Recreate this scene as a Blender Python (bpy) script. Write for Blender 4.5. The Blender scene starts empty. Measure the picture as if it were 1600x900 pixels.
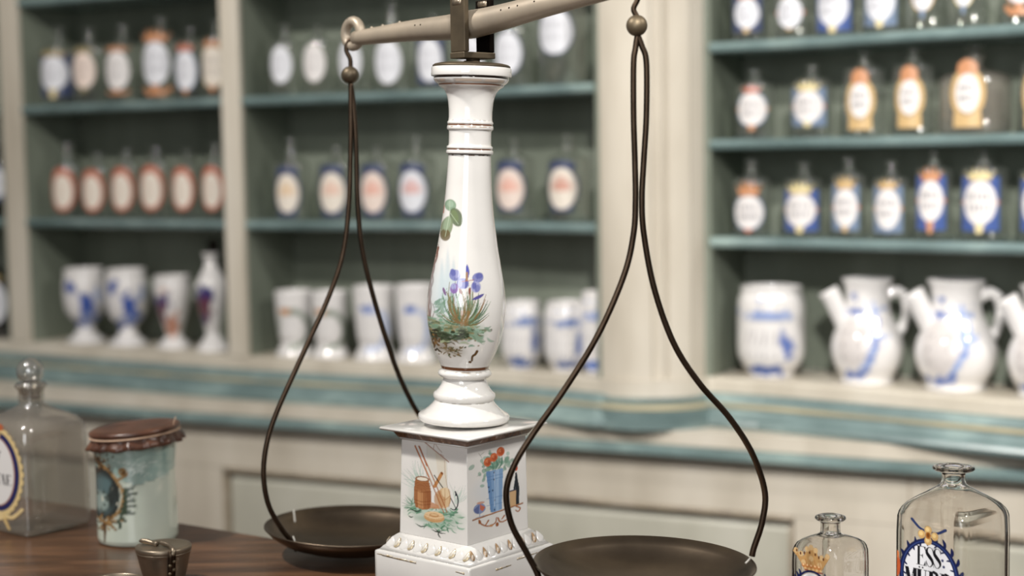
import bpy, bmesh, math, random
import numpy as np
from mathutils import Vector, Matrix

C = bpy.context.scene.collection
SC = bpy.context.scene
rnd = random.Random(7)
PI = math.pi

# ------------------------------------------------------------------ camera
FPX = 2450.0                        # focal length in pixels of a 1600 px wide frame
TILT = math.radians(4.78)
ROLL = -0.0158
CAMZ = 1.35
cam_d = bpy.data.cameras.new('camera')
cam = bpy.data.objects.new('camera', cam_d); C.objects.link(cam)
CROT = (Matrix.Rotation(PI/2 - TILT, 4, 'X') @ Matrix.Rotation(ROLL, 4, 'Z'))
cam.matrix_world = Matrix.Translation((0, 0, CAMZ)) @ CROT
cam_d.sensor_width = 36.0
cam_d.lens = FPX*36/1600
cam_d.clip_start = 0.05
cam_d.dof.use_dof = True
cam_d.dof.focus_distance = 1.49
cam_d.dof.aperture_fstop = 2.9
SC.camera = cam

# ------------------------------------------------------------------ world, lamps, exposure
world = bpy.data.worlds.new('room_light'); SC.world = world
world.use_nodes = True
world.node_tree.nodes['Background'].inputs[0].default_value = (1.0, 0.97, 0.93, 1)
world.node_tree.nodes['Background'].inputs[1].default_value = 0.07

def lamp(name, loc, target, power, size, color, size_y=None, spread=None):
    d = bpy.data.lights.new(name, 'AREA'); d.energy = power; d.color = color
    if size_y: d.shape = 'RECTANGLE'; d.size = size; d.size_y = size_y
    else: d.shape = 'DISK'; d.size = size
    if spread: d.spread = math.radians(spread)
    o = bpy.data.objects.new(name, d); C.objects.link(o)
    o.location = loc
    o.rotation_euler = (Vector(target) - Vector(loc)).to_track_quat('-Z', 'Y').to_euler()
    return o
lamp('ceiling_lamp', (-1.2, 1.25, 2.7), (-0.6, 3.1, 1.0), 36, 0.13, (1, .96, .91))
lamp('ceiling_lamp', (1.5, 1.1, 2.55), (0.75, 2.7, 1.1), 17, 0.13, (1, .96, .91))
lamp('spot_lamp', (0.2, 0.3, 2.3), (0.95, 2.5, 1.12), 8, 0.2, (1, .97, .93), None, 70)
lamp('front_fill', (-0.55, -0.35, 1.65), (0.05, 1.9, 1.15), 11, 0.8, (.97, .985, 1.0), 1.0)  # added soft fill left of the camera, brightens the porcelain
SC.view_settings.view_transform = 'Standard'
SC.view_settings.look = 'None'
SC.view_settings.gamma = 1
SC.view_settings.use_curve_mapping = False
SC.view_settings.exposure = 0.38

# ------------------------------------------------------------------ view helpers (where things stand)
R3 = np.array(CROT.to_3x3()); CAM = np.array([0, 0, CAMZ])
def ray(x, y): return R3 @ np.array([(x-800)/FPX, -(y-450)/FPX, -1.0])
def at(x, y, Y): d = ray(x, y); return CAM + d*(Y/d[1])
def on_z(x, y, z): d = ray(x, y); return CAM + d*((z-CAMZ)/d[2])
def proj(p):
    q = R3.T @ (np.asarray(p, float) - CAM); return 800 + FPX*q[0]/-q[2], 450 - FPX*q[1]/-q[2]

# ------------------------------------------------------------------ materials
def lin(h):
    if isinstance(h, str):
        v = [int(h[i:i+2], 16)/255 for i in (1, 3, 5)]
    else: v = h
    return tuple((c/12.92 if c <= .04045 else ((c+.055)/1.055)**2.4) for c in v)
class NT:
    def __init__(s, name):
        s.m = bpy.data.materials.new(name); s.m.use_nodes = True; s.t = s.m.node_tree
        s.n = s.t.nodes; s.p = s.n['Principled BSDF']; s.out = s.n['Material Output']
    def new(s, t, **k):
        n = s.n.new(t)
        for a, b in k.items(): setattr(n, a, b)
        return n
    def link(s, a, b): s.t.links.new(a, b)
    def noise(s, scale, detail=4, stretch=(1, 1, 1), rough=.55):
        tc = s.new('ShaderNodeTexCoord'); mp = s.new('ShaderNodeMapping'); mp.inputs['Scale'].default_value = stretch
        nz = s.new('ShaderNodeTexNoise'); nz.inputs['Scale'].default_value = scale; nz.inputs['Detail'].default_value = detail
        nz.inputs['Roughness'].default_value = rough
        s.link(tc.outputs['Object'], mp.inputs[0]); s.link(mp.outputs[0], nz.inputs['Vector'])
        return nz.outputs['Fac']
    def ramp(s, fac, stops):
        r = s.new('ShaderNodeValToRGB'); e = r.color_ramp.elements
        while len(e) < len(stops): e.new(.5)
        for el, (p, c) in zip(e, stops): el.position = p; el.color = (*lin(c), 1)
        s.link(fac, r.inputs[0]); return r.outputs[0]
    def bump(s, fac, strength=.2, dist=.002):
        b = s.new('ShaderNodeBump'); b.inputs['Strength'].default_value = strength; b.inputs['Distance'].default_value = dist
        s.link(fac, b.inputs['Height']); s.link(b.outputs[0], s.p.inputs['Normal'])

def painted_wood(name, c1, c2, c3, rough=.45, stretch=(1, 1, 1), scale=6, spec=.5):
    n = NT(name); f = n.noise(scale, 6, stretch)
    n.link(n.ramp(f, [(.3, c1), (.52, c2), (.72, c3)]), n.p.inputs['Base Color'])
    n.p.inputs['Roughness'].default_value = rough; n.p.inputs['Specular IOR Level'].default_value = spec
    n.bump(n.noise(40, 4, stretch), .12, .002)
    return n.m
def metal(name, c1, c2, rough, scale=30, metallic=1.0):
    n = NT(name); f = n.noise(scale, 6)
    n.link(n.ramp(f, [(.3, c1), (.7, c2)]), n.p.inputs['Base Color'])
    n.p.inputs['Metallic'].default_value = metallic; n.p.inputs['Roughness'].default_value = rough
    n.bump(n.noise(120, 4), .08, .001)
    return n.m
def plain(name, c, rough=.5, **k):
    n = NT(name); f = n.noise(25, 4)
    a = [max(0, v*.9) for v in [int(c[i:i+2], 16)/255 for i in (1, 3, 5)]]
    n.link(n.ramp(f, [(.25, tuple(a)), (.6, c)]), n.p.inputs['Base Color'])
    n.p.inputs['Roughness'].default_value = rough
    return n.m
def glazed(name, base, rough=.12, coat=.6, sss=0.0):
    """glazed ware: body colour under the painted decoration held in the colour attribute 'paint'"""
    n = NT(name); at_ = n.new('ShaderNodeAttribute'); at_.attribute_name = 'paint'
    mx = n.new('ShaderNodeMix'); mx.data_type = 'RGBA'
    f = n.noise(18, 3)
    c2 = tuple(v*.965 for v in [int(base[i:i+2], 16)/255 for i in (1, 3, 5)])
    n.link(at_.outputs['Alpha'], mx.inputs[0])
    n.link(n.ramp(f, [(.3, c2), (.65, base)]), mx.inputs[6]); n.link(at_.outputs['Color'], mx.inputs[7])
    n.link(mx.outputs[2], n.p.inputs['Base Color'])
    n.p.inputs['Roughness'].default_value = rough
    n.p.inputs['Coat Weight'].default_value = coat; n.p.inputs['Coat Roughness'].default_value = .05
    return n.m
def enamel(name):
    """enamel fired on glass: opaque where painted, clear elsewhere"""
    n = NT(name); at_ = n.new('ShaderNodeAttribute'); at_.attribute_name = 'paint'
    n.link(at_.outputs['Color'], n.p.inputs['Base Color']); n.p.inputs['Roughness'].default_value = .3
    tr = n.new('ShaderNodeBsdfTransparent'); mx = n.new('ShaderNodeMixShader')
    n.link(at_.outputs['Alpha'], mx.inputs[0]); n.link(tr.outputs[0], mx.inputs[1]); n.link(n.p.outputs[0], mx.inputs[2])
    n.link(mx.outputs[0], n.out.inputs[0]); return n.m
def thin_glass(name, tint, haze=0.0, hazecol='#8a8a86', refl=1.0):
    n = NT(name); tr = n.new('ShaderNodeBsdfTransparent'); tr.inputs[0].default_value = (*lin(tint), 1)
    gl = n.new('ShaderNodeBsdfGlossy'); gl.inputs['Roughness'].default_value = .1
    lw = n.new('ShaderNodeLayerWeight'); lw.inputs[0].default_value = .5
    pw = n.new('ShaderNodeMath', operation='POWER'); pw.inputs[1].default_value = 3.5; n.link(lw.outputs['Facing'], pw.inputs[0])
    fr = n.new('ShaderNodeMath', operation='MULTIPLY_ADD'); fr.inputs[1].default_value = .75; fr.inputs[2].default_value = .13; n.link(pw.outputs[0], fr.inputs[0])
    mm = n.new('ShaderNodeMath', operation='MULTIPLY'); mm.inputs[1].default_value = refl
    n.link(fr.outputs[0], mm.inputs[0])
    mx = n.new('ShaderNodeMixShader'); n.link(mm.outputs[0], mx.inputs[0])
    last = tr.outputs[0]
    if haze:
        f = n.noise(9, 4)
        n.link(n.ramp(f, [(.3, tuple(v*.85 for v in [int(hazecol[i:i+2], 16)/255 for i in (1, 3, 5)])), (.7, hazecol)]), n.p.inputs['Base Color'])
        n.p.inputs['Roughness'].default_value = .5
        m2 = n.new('ShaderNodeMixShader'); m2.inputs[0].default_value = haze
        n.link(tr.outputs[0], m2.inputs[1]); n.link(n.p.outputs[0], m2.inputs[2]); last = m2.outputs[0]
    n.link(last, mx.inputs[1]); n.link(gl.outputs[0], mx.inputs[2]); n.link(mx.outputs[0], n.out.inputs[0])
    return n.m
def clear_glass(name, tint):
    n = NT(name)
    f = n.noise(12, 2)
    n.p.inputs['Base Color'].default_value = (*lin(tint), 1)
    n.p.inputs['Transmission Weight'].default_value = 1; n.p.inputs['Roughness'].default_value = .0
    n.p.inputs['IOR'].default_value = 1.47
    n.bump(f, .10, .003)
    return n.m

M = {}
M['cream'] = painted_wood('cream_paint', '#b3aa9a', '#c8c0b1', '#d3ccbf', .42, (1, 1, .25), 7)
M['cream_panel'] = painted_wood('pale_green_cream_paint', '#a9a799', '#bab8aa', '#c6c4b8', .45, (1, 1, .4), 6)
M['cream_edge'] = painted_wood('shade_toned_paint', '#82756a', '#a0937f', '#bdb3a4', .5, (1, 1, 1), 14)  # brown-grey tone paints in the shadow line around the panels
M['teal'] = painted_wood('teal_paint', '#586a69', '#718483', '#94a7a2', .26, (.7, .7, 2), 9)
M['gold_line'] = painted_wood('ochre_line', '#8f8f80', '#b0a68a', '#cabd9c', .4, (1, 1, 1), 5)
M['green_in'] = painted_wood('grey_green_paint', '#656c5f', '#777e71', '#8a9184', .55, (1, 1, .3), 5)
M['plaster'] = painted_wood('wall_plaster', '#b5ab98', '#c2b8a5', '#cbc2b0', .8, (1, 1, 1), 3)
M['floor'] = painted_wood('floor_boards', '#4b3524', '#614630', '#755640', .5, (.4, 6, 1), 5)
M['table'] = painted_wood('dark_walnut', '#36241a', '#563b28', '#77553c', .28, (1.2, 9, 3), 6)
M['china'] = glazed('white_porcelain', '#e7e4df', .1, .7)
M['faience'] = glazed('tin_glazed_white', '#e3e0de', .15, .7)
M['mint'] = glazed('pale_mint_glaze', '#c9d2c4', .12, .6)
M['bronze'] = metal('dark_bronze', '#3a2f26', '#54463a', .42)
M['pan'] = metal('dull_brass_pan', '#5a4f44', '#7b6d5d', .38, 14)
M['brass'] = metal('grey_brass', '#958a7b', '#aea08d', .45, 18, .35)
M['brass_dark'] = metal('brown_brass', '#50473a', '#716450', .5, 20, .7)
M['cup'] = metal('old_nickel_brass', '#7d7161', '#9a8c7a', .4, 26, .8)
M['iron'] = metal('blackened_iron', '#14110f', '#2a231e', .5)
M['thread'] = plain('grey_thread', '#b9b6ae', .8)
M['string'] = plain('pale_string', '#c9a98f', .8)
M['leather'] = painted_wood('red_brown_parchment', '#34211a', '#553729', '#704d3b', .33, (1, 1, 1), 30)
M['enamel'] = enamel('enamel_label')
M['shelf_glass'] = thin_glass('shelf_glass', '#f1f3ef', .11, '#aeb2ac', 1.0)
M['hazy_glass'] = thin_glass('hazy_glass', '#ebe8e3', .24, '#c2bbb0', 1.0)
M['stopper_glass'] = thin_glass('stopper_glass', '#eceae6', .22, '#bcb9b3', 1.6)
M['clear_glass'] = clear_glass('clear_glass', '#f8f6f3')
M['dark_liquid'] = thin_glass('dark_glass', '#4a4f4c', .3, '#23282a', 1)
M['cobalt'] = plain('cobalt_dots', '#4a6db5', .3)

# ------------------------------------------------------------------ mesh helpers
def mesh_np(name, verts, faces, cols=None, smooth=True):
    verts = np.asarray(verts, float); me = bpy.data.meshes.new(name)
    if isinstance(faces, np.ndarray):
        n = len(faces); k = faces.shape[1]
        me.vertices.add(len(verts)); me.vertices.foreach_set('co', verts.astype(np.float32).ravel())
        me.loops.add(n*k); me.loops.foreach_set('vertex_index', faces.astype(np.int32).ravel())
        me.polygons.add(n); me.polygons.foreach_set('loop_start', np.arange(0, n*k, k, dtype=np.int32))
        me.update(calc_edges=True)
    else:
        me.from_pydata([tuple(v) for v in verts], [], faces)
    me.validate()
    if smooth: me.polygons.foreach_set('use_smooth', [True]*len(me.polygons))
    if cols is not None:
        a = me.color_attributes.new('paint', 'FLOAT_COLOR', 'POINT')
        a.data.foreach_set('color', np.asarray(cols, np.float32).ravel())
    me.update(); return me
def link(name, me, mat, parent=None, loc=None):
    o = bpy.data.objects.new(name, me); C.objects.link(o)
    if mat: me.materials.append(mat) if not me.materials else None
    if parent: o.parent = parent
    if loc is not None: o.location = loc
    return o
def thing(name, label, cat, loc=(0, 0, 0), rotz=0, group=None):
    o = bpy.data.objects.new(name, None); C.objects.link(o); o.empty_display_size = .05
    o.location = loc; o.rotation_euler = (0, 0, rotz); o['label'] = label; o['category'] = cat
    if group: o['group'] = group
    return o
def struct(o): o['kind'] = 'structure'; return o

def grid_faces(nu, nv, wrap=False):
    i = np.arange(nu if wrap else nu-1); j = np.arange(nv-1)
    I, J = np.meshgrid(i, j, indexing='ij'); I2 = (I+1) % nu
    return np.stack([I*nv+J, I2*nv+J, I2*nv+J+1, I*nv+J+1], -1).reshape(-1, 4)
def lathe(prof, seg=48, center=(0, 0, 0), thetas=None):
    """prof: (r, z) rows from bottom to top (outside); returns verts, faces"""
    p = np.asarray(prof, float)
    th = np.linspace(0, 2*PI, seg, endpoint=False) if thetas is None else np.asarray(thetas)
    r = np.maximum(p[:, 0], 1e-5)
    v = np.stack([np.cos(th)[:, None]*r, np.sin(th)[:, None]*r, np.broadcast_to(p[:, 1], (len(th), len(p)))], -1)
    return v.reshape(-1, 3) + np.asarray(center), grid_faces(len(th), len(p), True)
def dense(prof, n):
    """Catmull-Rom through the rows of prof, n points in all"""
    p = np.asarray(prof, float); q = np.vstack([2*p[0]-p[1], p, 2*p[-1]-p[-2]])
    t = np.linspace(0, len(p)-1, n); i = np.minimum(t.astype(int), len(p)-2); f = (t-i)[:, None]
    a, b, c, d = q[i], q[i+1], q[i+2], q[i+3]
    return .5*(2*b + (c-a)*f + (2*a-5*b+4*c-d)*f**2 + (3*b-a-3*c+d)*f**3)
def merge(*parts):
    V, Fs, k = [], [], 0
    for v, f in parts:
        V.append(np.asarray(v)); Fs.append(np.asarray(f)+k); k += len(v)
    return np.vstack(V), np.vstack(Fs)
def tube(pts, rad, seg=10, cap=True, squash=None):
    P = np.asarray(pts, float); n = len(P); rad = np.broadcast_to(np.asarray(rad, float), (n,)) if np.ndim(rad) == 0 else np.asarray(rad, float)
    T = np.gradient(P, axis=0); T /= np.linalg.norm(T, axis=1)[:, None]
    up = np.array([0, 0, 1.0]) if abs(T[0, 2]) < .9 else np.array([0, 1.0, 0])
    V = []; N = np.cross(T[0], up); N /= np.linalg.norm(N)
    th = np.linspace(0, 2*PI, seg, endpoint=False)
    if cap:
        P = np.vstack([P[0], P, P[-1]]); T = np.vstack([T[0], T, T[-1]]); rad = np.concatenate([[1e-5], rad, [1e-5]]); n += 2
    for k in range(n):
        N = N - T[k]*np.dot(N, T[k]); N /= np.linalg.norm(N); B = np.cross(T[k], N)
        V.append(P[k] + rad[k]*(np.cos(th)[:, None]*N + np.sin(th)[:, None]*B))
    V = np.array(V).transpose(1, 0, 2).reshape(-1, 3)
    return V, grid_faces(seg, n, True)
def box(lo, hi):
    x0, y0, z0 = lo; x1, y1, z1 = hi
    v = [(x0, y0, z0), (x1, y0, z0), (x1, y1, z0), (x0, y1, z0), (x0, y0, z1), (x1, y0, z1), (x1, y1, z1), (x0, y1, z1)]
    f = [(3, 2, 1, 0), (4, 5, 6, 7), (0, 1, 5, 4), (1, 2, 6, 5), (2, 3, 7, 6), (3, 0, 4, 7)]
    return np.array(v, float), np.array(f)
def bevelled(name, v, f, w, seg=2):
    bm = bmesh.new(); vs = [bm.verts.new(p) for p in v]
    for q in f: bm.faces.new([vs[i] for i in q])
    bm.normal_update()
    bmesh.ops.bevel(bm, geom=bm.edges[:], offset=w, segments=seg, affect='EDGES', profile=.5)
    me = bpy.data.meshes.new(name); bm.to_mesh(me); bm.free(); return me
def ball(c, r, seg=24):
    t = np.linspace(0, PI, seg//2+1)
    return lathe(np.stack([r*np.sin(t), -r*np.cos(t)], 1), seg, c)
def sweep(path, prof, closed=True):
    """path: plan points; prof: (offset towards the room, z)"""
    P = np.asarray(path, float)[:, :2]; T = np.gradient(P, axis=0); T /= np.linalg.norm(T, axis=1)[:, None]
    N = np.stack([T[:, 1], -T[:, 0]], 1); pr = np.asarray(prof, float); k = len(pr)
    V = np.zeros((len(P), k, 3)); V[:, :, :2] = P[:, None] + N[:, None]*pr[None, :, :1]; V[:, :, 2] = pr[:, 1]
    V = V.reshape(-1, 3); faces = []
    for i in range(len(P)-1):
        for j in range(k if closed else k-1):
            a = i*k+j; b = i*k+(j+1) % k
            faces.append((a, b, b+k, a+k))
    if closed:
        faces.append(tuple(range(k))[::-1]); faces.append(tuple((len(P)-1)*k+j for j in range(k)))
    return V, faces
def sweep_obj(name, path, prof, mat, parent, closed=True, smooth=False):
    v, f = sweep(path, prof, closed)
    me = mesh_np(name, v - np.array(parent.location if parent else (0, 0, 0)), f, smooth=smooth)
    bm = bmesh.new(); bm.from_mesh(me); bmesh.ops.recalc_face_normals(bm, faces=bm.faces[:]); bm.to_mesh(me); bm.free()
    return link(name, me, mat, parent)

# ------------------------------------------------------------------ brush-and-canvas: paint that goes into the colour attribute
class Canvas:
    def __init__(s, x0, y0, x1, y1, ss=3):
        s.x0, s.y0, s.ss = x0, y0, ss
        s.w = int((x1-x0)*ss)+2; s.h = int((y1-y0)*ss)+2
        s.a = np.zeros((s.h, s.w, 4)); s.r = np.random.RandomState(3)
    def box_(s, xa, ya, xb, yb):
        i0 = max(0, int((xa-s.x0)*s.ss)-1); i1 = min(s.w, int((xb-s.x0)*s.ss)+2)
        j0 = max(0, int((ya-s.y0)*s.ss)-1); j1 = min(s.h, int((yb-s.y0)*s.ss)+2)
        if i1 <= i0 or j1 <= j0: return None
        X, Y = np.meshgrid(s.x0+np.arange(i0, i1)/s.ss, s.y0+np.arange(j0, j1)/s.ss)
        return (slice(j0, j1), slice(i0, i1)), X, Y
    def over(s, sl, al, col):
        d = s.a[sl]; al = np.clip(al, 0, 1)[..., None]; c = np.array(lin(col))
        oa = al + d[..., 3:]*(1-al)
        rgb = (c*al + d[..., :3]*d[..., 3:]*(1-al))/np.maximum(oa, 1e-6)
        s.a[sl] = np.concatenate([rgb, oa], -1)
    def ell(s, cx, cy, rx, ry, col, a=1, rot=0, soft=.6):
        m = max(rx, ry)+soft+1; b = s.box_(cx-m, cy-m, cx+m, cy+m)
        if b is None: return
        sl, X, Y = b; c, k = math.cos(rot), math.sin(rot)
        u = ((X-cx)*c+(Y-cy)*k)/rx; v = (-(X-cx)*k+(Y-cy)*c)/ry
        d = (np.sqrt(u*u+v*v)-1)*min(rx, ry)
        s.over(sl, a*np.clip(.5-d/soft, 0, 1), col)
    def line(s, pts, w, col, a=1, soft=.6, w2=None):
        P = np.asarray(pts, float); w2 = w if w2 is None else w2
        if len(P) > 2: P = dense(P, len(P)*5)
        m = max(w, w2)+soft+1; b = s.box_(P[:, 0].min()-m, P[:, 1].min()-m, P[:, 0].max()+m, P[:, 1].max()+m)
        if b is None: return
        sl, X, Y = b; best = np.full(X.shape, -9.0); n = len(P)-1
        for i in range(n):
            A, B = P[i], P[i+1]; d = B-A; L = max(d@d, 1e-9)
            t = np.clip(((X-A[0])*d[0]+(Y-A[1])*d[1])/L, 0, 1)
            dist = np.hypot(X-A[0]-t*d[0], Y-A[1]-t*d[1]); ww = (w+(w2-w)*(i+t)/n)/2
            best = np.maximum(best, ww-dist)
        s.over(sl, a*np.clip(.5+best/soft, 0, 1), col)
    def poly(s, pts, col, a=1):
        P = np.asarray(pts, float); b = s.box_(P[:, 0].min(), P[:, 1].min(), P[:, 0].max(), P[:, 1].max())
        if b is None: return
        sl, X, Y = b; ins = np.zeros(X.shape, bool)
        for (x1, y1), (x2, y2) in zip(P, np.roll(P, -1, 0)):
            if y1 == y2: continue
            ins ^= ((y1 > Y) != (y2 > Y)) & (X < (x2-x1)*(Y-y1)/(y2-y1)+x1)
        s.over(sl, a*ins, col)
    def leaf(s, x0, y0, x1, y1, w, col, a=1, bend=.15):
        mx, my = (x0+x1)/2-(y1-y0)*bend, (y0+y1)/2+(x1-x0)*bend
        P = dense([(x0, y0), (mx, my), (x1, y1)], 9)
        for i in range(8):
            f = (i+.5)/8; s.line([P[i], P[i+1]], w*math.sin(PI*f)**.7+.2, col, a, .5)
    def get(s, x, y):
        u = np.clip((np.asarray(x)-s.x0)*s.ss, 0, s.w-1.001); v = np.clip((np.asarray(y)-s.y0)*s.ss, 0, s.h-1.001)
        i, j = u.astype(int), v.astype(int); fu, fv = (u-i)[..., None], (v-j)[..., None]
        A = s.a.copy() if False else s.a
        def pm(jj, ii): q = A[jj, ii]; return np.concatenate([q[..., :3]*q[..., 3:], q[..., 3:]], -1)
        o = (pm(j, i)*(1-fu)+pm(j, i+1)*fu)*(1-fv)+(pm(j+1, i)*(1-fu)+pm(j+1, i+1)*fu)*fv
        o[..., :3] /= np.maximum(o[..., 3:], 1e-6)
        return o
    # letters with thick and thin strokes; (x, y) is the lower left corner, w x h the size
    def glyph(s, ch, x, y, w, h, col, bold=1.0, a=1):
        T = w*.24*bold; t = max(w*.06, .5)
        rect = lambda xa, ya, xb, yb: s.poly([(x+xa, y-ya), (x+xb, y-ya), (x+xb, y-yb), (x+xa, y-yb)], col, a)
        seg = lambda xa, ya, xb, yb, k: s.poly([(x+xa-k/2, y-ya), (x+xa+k/2, y-ya), (x+xb+k/2, y-yb), (x+xb-k/2, y-yb)], col, a)
        if ch in 'E':
            rect(w*.12, 0, w*.12+T, h); rect(0, 0, w*.9, t); rect(0, h-t, w*.9, h); rect(w*.3, h*.5-t/2, w*.65, h*.5+t/2)
            s.poly([(x+w*.9, y), (x+w*.9, y-h*.28), (x+w*.7, y)], col, a); s.poly([(x+w*.9, y-h), (x+w*.9, y-h*.75), (x+w*.7, y-h)], col, a)
            s.poly([(x+w*.65, y-h*.36), (x+w*.65, y-h*.64), (x+w*.5, y-h*.5)], col, a)
        elif ch == 'S':
            P = dense([(.86, .78), (.72, .93), (.45, .985), (.2, .88), (.17, .7), (.45, .52), (.75, .34), (.82, .17), (.6, .02), (.35, .02), (.15, .2)], 40)
            for i in range(39):
                f = i/38; k = t+T*1.15*math.exp(-((f-.5)/.2)**2)
                s.line([(x+P[i, 0]*w, y-P[i, 1]*h), (x+P[i+1, 0]*w, y-P[i+1, 1]*h)], k, col, a, .5)
            seg(w*.86, h*.72, w*.86, h, t); seg(w*.12, 0, w*.12, h*.28, t)
        elif ch == ':':
            s.ell(x+w*.5, y-h*.2, w*.3, w*.3, col, a, 0, .5); s.ell(x+w*.5, y-h*.55, w*.3, w*.3, col, a, 0, .5)
        elif ch == 'M':
            seg(w*.12, 0, w*.12, h, t); seg(w*.18, h, w*.5, 0, T); seg(w*.5, 0, w*.8, h, t); rect(w*.74, 0, w*.74+T, h)
            rect(0, 0, w*.28, t); rect(w*.62, 0, w, t)
        elif ch == 'U':
            rect(w*.12, h*.2, w*.12+T, h); seg(w*.8, h*.2, w*.8, h, t)
            s.line([(x+w*.12+T/2, y-h*.22), (x+w*.3, y-h*.04), (x+w*.6, y-h*.04), (x+w*.8, y-h*.22)], t*1.5, col, a, .5)
            rect(0, h-t, w*.5, h); rect(w*.65, h-t, w*.95, h)
        elif ch == 'R':
            rect(w*.12, 0, w*.12+T, h); rect(0, 0, w*.5, t); rect(0, h-t, w*.55, h); rect(w*.2, h*.5, w*.55, h*.5+t)
            s.line([(x+w*.5, y-h+t/2), (x+w*.75, y-h*.88), (x+w*.75, y-h*.62), (x+w*.5, y-h*.52)], T*.8, col, a, .5)
            seg(w*.55, h*.5, w*.85, 0, T)
        elif ch == 'T':
            rect(w*.5-T/2, 0, w*.5+T/2, h); rect(w*.05, h-t*1.3, w*.95, h); rect(w*.25, 0, w*.75, t)
            s.poly([(x+w*.05, y-h), (x+w*.05, y-h*.7), (x+w*.18, y-h)], col, a); s.poly([(x+w*.95, y-h), (x+w*.95, y-h*.7), (x+w*.82, y-h)], col, a)
        elif ch == 'A':
            seg(w*.12, 0, w*.5, h, t); seg(w*.78, 0, w*.5, h, T); rect(w*.25, h*.3, w*.65, h*.3+t); rect(0, 0, w*.3, t); rect(w*.6, 0, w, t)
        elif ch == 'V':
            seg(w*.5, 0, w*.2, h, T); seg(w*.5, 0, w*.85, h, t*1.4); rect(0, h-t, w*.45, h); rect(w*.66, h-t*2, w*1.05, h)
        elif ch == 'I':
            rect(w*.5-T/2, 0, w*.5+T/2, h); rect(w*.2, 0, w*.8, t); rect(w*.2, h-t, w*.8, h)
        elif ch == 'Q':
            s.line([(x+w*.5, y-h*.02), (x+w*.15, y-h*.3), (x+w*.15, y-h*.7), (x+w*.5, y-h*.98)], T*.8, col, a, .5)
            s.line([(x+w*.5, y-h*.02), (x+w*.85, y-h*.3), (x+w*.85, y-h*.7), (x+w*.5, y-h*.98)], T*.8, col, a, .5)
            s.line([(x+w*.5, y-h*.1), (x+w*.9, y+h*.12)], T*.6, col, a, .5)

# ------------------------------------------------------------------ room
ZL = 0.9493           # top of the ledge the jars stand on
TT = 0.92             # counter top
# plan line of the shelving, left to right along its front
_line = [(-150, 521), (-40, 528.5), (50, 535), (200, 545), (350, 555), (490, 562.5), (620, 568.7), (780, 577.5), (860, 584), (943, 591.5), (1020, 591.5), (1105, 589), (1220, 596), (1350, 606.5), (1590, 626.5), (1750, 640), (1900, 653)]
FRONT = np.array([on_z(x, y, ZL)[:2] for x, y in _line]); LX = np.array([p[0] for p in _line], float)
def plan(t):                       # plan point at parameter t
    t = np.asarray(t, float)
    return np.stack([np.interp(t, LX, FRONT[:, 0]), np.interp(t, LX, FRONT[:, 1])], -1)
def plan_path(t0, t1, n): return dense(plan(np.linspace(t0, t1, max(n, 3))), n)
def nrm(t):
    d = plan(t+25)-plan(t-25); d /= np.linalg.norm(d); return np.array([d[1], -d[0]])
def stand(xpx, z, inset):
    """plan point on the shelf of height z, inset behind the front, seen at column xpx"""
    t = np.linspace(-140, 1890, 700); best = None
    lo, hi = -140.0, 1890.0
    for _ in range(40):
        m = (lo+hi)/2; p = plan(m)-nrm(m)*inset
        if proj((p[0], p[1], z))[0] < xpx: lo = m
        else: hi = m
    return p, nrm(m)

fl = struct(link('floor', mesh_np('floor', [(-4, -2, 0), (4, -2, 0), (4, 6, 0), (-4, 6, 0)], [(0, 1, 2, 3)], smooth=False), M['floor']))
wp = plan_path(-150, 1900, 24)
wv, wf = sweep(wp, [(-.205, 0), (-.205, 2.9), (-.30, 2.9), (-.30, 0)])
wall = struct(link('wall_back', mesh_np('wall_back', wv, wf, smooth=False), M['plaster']))

# ------------------------------------------------------------------ shelving
DEP = 0.17
base = thing('base_cabinet', 'long cream base cabinet with teal and ochre mouldings under the shelves', 'cabinet', (FRONT[8][0], FRONT[8][1], 0))
full = plan_path(-150, 1900, 48)
sweep_obj('ledge', full, [(-.2, ZL), (0, ZL), (.003, ZL-.004), (.003, ZL-.026), (-.2, ZL-.026)], M['cream'], base)
z = ZL-.026
sweep_obj('teal_cornice', full, [(-.2, z-.0005), (.010, z-.0005), (.014, z-.003), (.020, z-.013), (.026, z-.014), (.026, z-.023), (.034, z-.025), (.041, z-.036), (.050, z-.042), (.053, z-.048), (.051, z-.055), (-.2, z-.055)], M['teal'], base)
sweep_obj('ochre_fillet', full, [(.0262, z-.0150), (.0290, z-.0155), (.0290, z-.0218), (.0262, z-.0225)], M['gold_line'], base)
# below the cornice the cabinet front is straight
_bx = np.array([-150., 1900.]); _b = [on_z(x, 245-.0158*(x-800)+375.4+.0873*x, ZL-.12)[:2] for x in _bx]
_bt = (_b[1]-_b[0])/np.linalg.norm(_b[1]-_b[0]); LN = np.array([_bt[1], -_bt[0]])
LA_, LB_ = _b[0]-LN*.049, _b[1]-LN*.049
def low_path(xa, xb, zt=None, n=4):
    def pt(x):
        d = ray(x, 450+ (0)); lo, hi = 0.0, 1.0
        for _ in range(40):
            m = (lo+hi)/2; q = LA_+(LB_-LA_)*m+LN*.016
            if proj((q[0], q[1], zt or ZL-.2))[0] < x: lo = m
            else: hi = m
        return LA_+(LB_-LA_)*lo
    return np.linspace(pt(xa), pt(xb), n)
lowf = np.linspace(LA_, LB_, 5)
zt_ = ZL-.0815
sweep_obj('frieze', lowf, [(-.14, zt_), (.036, zt_), (.036, ZL-.108), (-.14, ZL-.108)], M['cream'], base)
sweep_obj('teal_bead', lowf, [(-.14, ZL-.1085), (.030, ZL-.1085), (.042, ZL-.111), (.049, ZL-.117), (.049, ZL-.125), (.042, ZL-.131), (-.14, ZL-.131)], M['teal'], base)
z2 = ZL-.1315; z3 = ZL-.222
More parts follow.
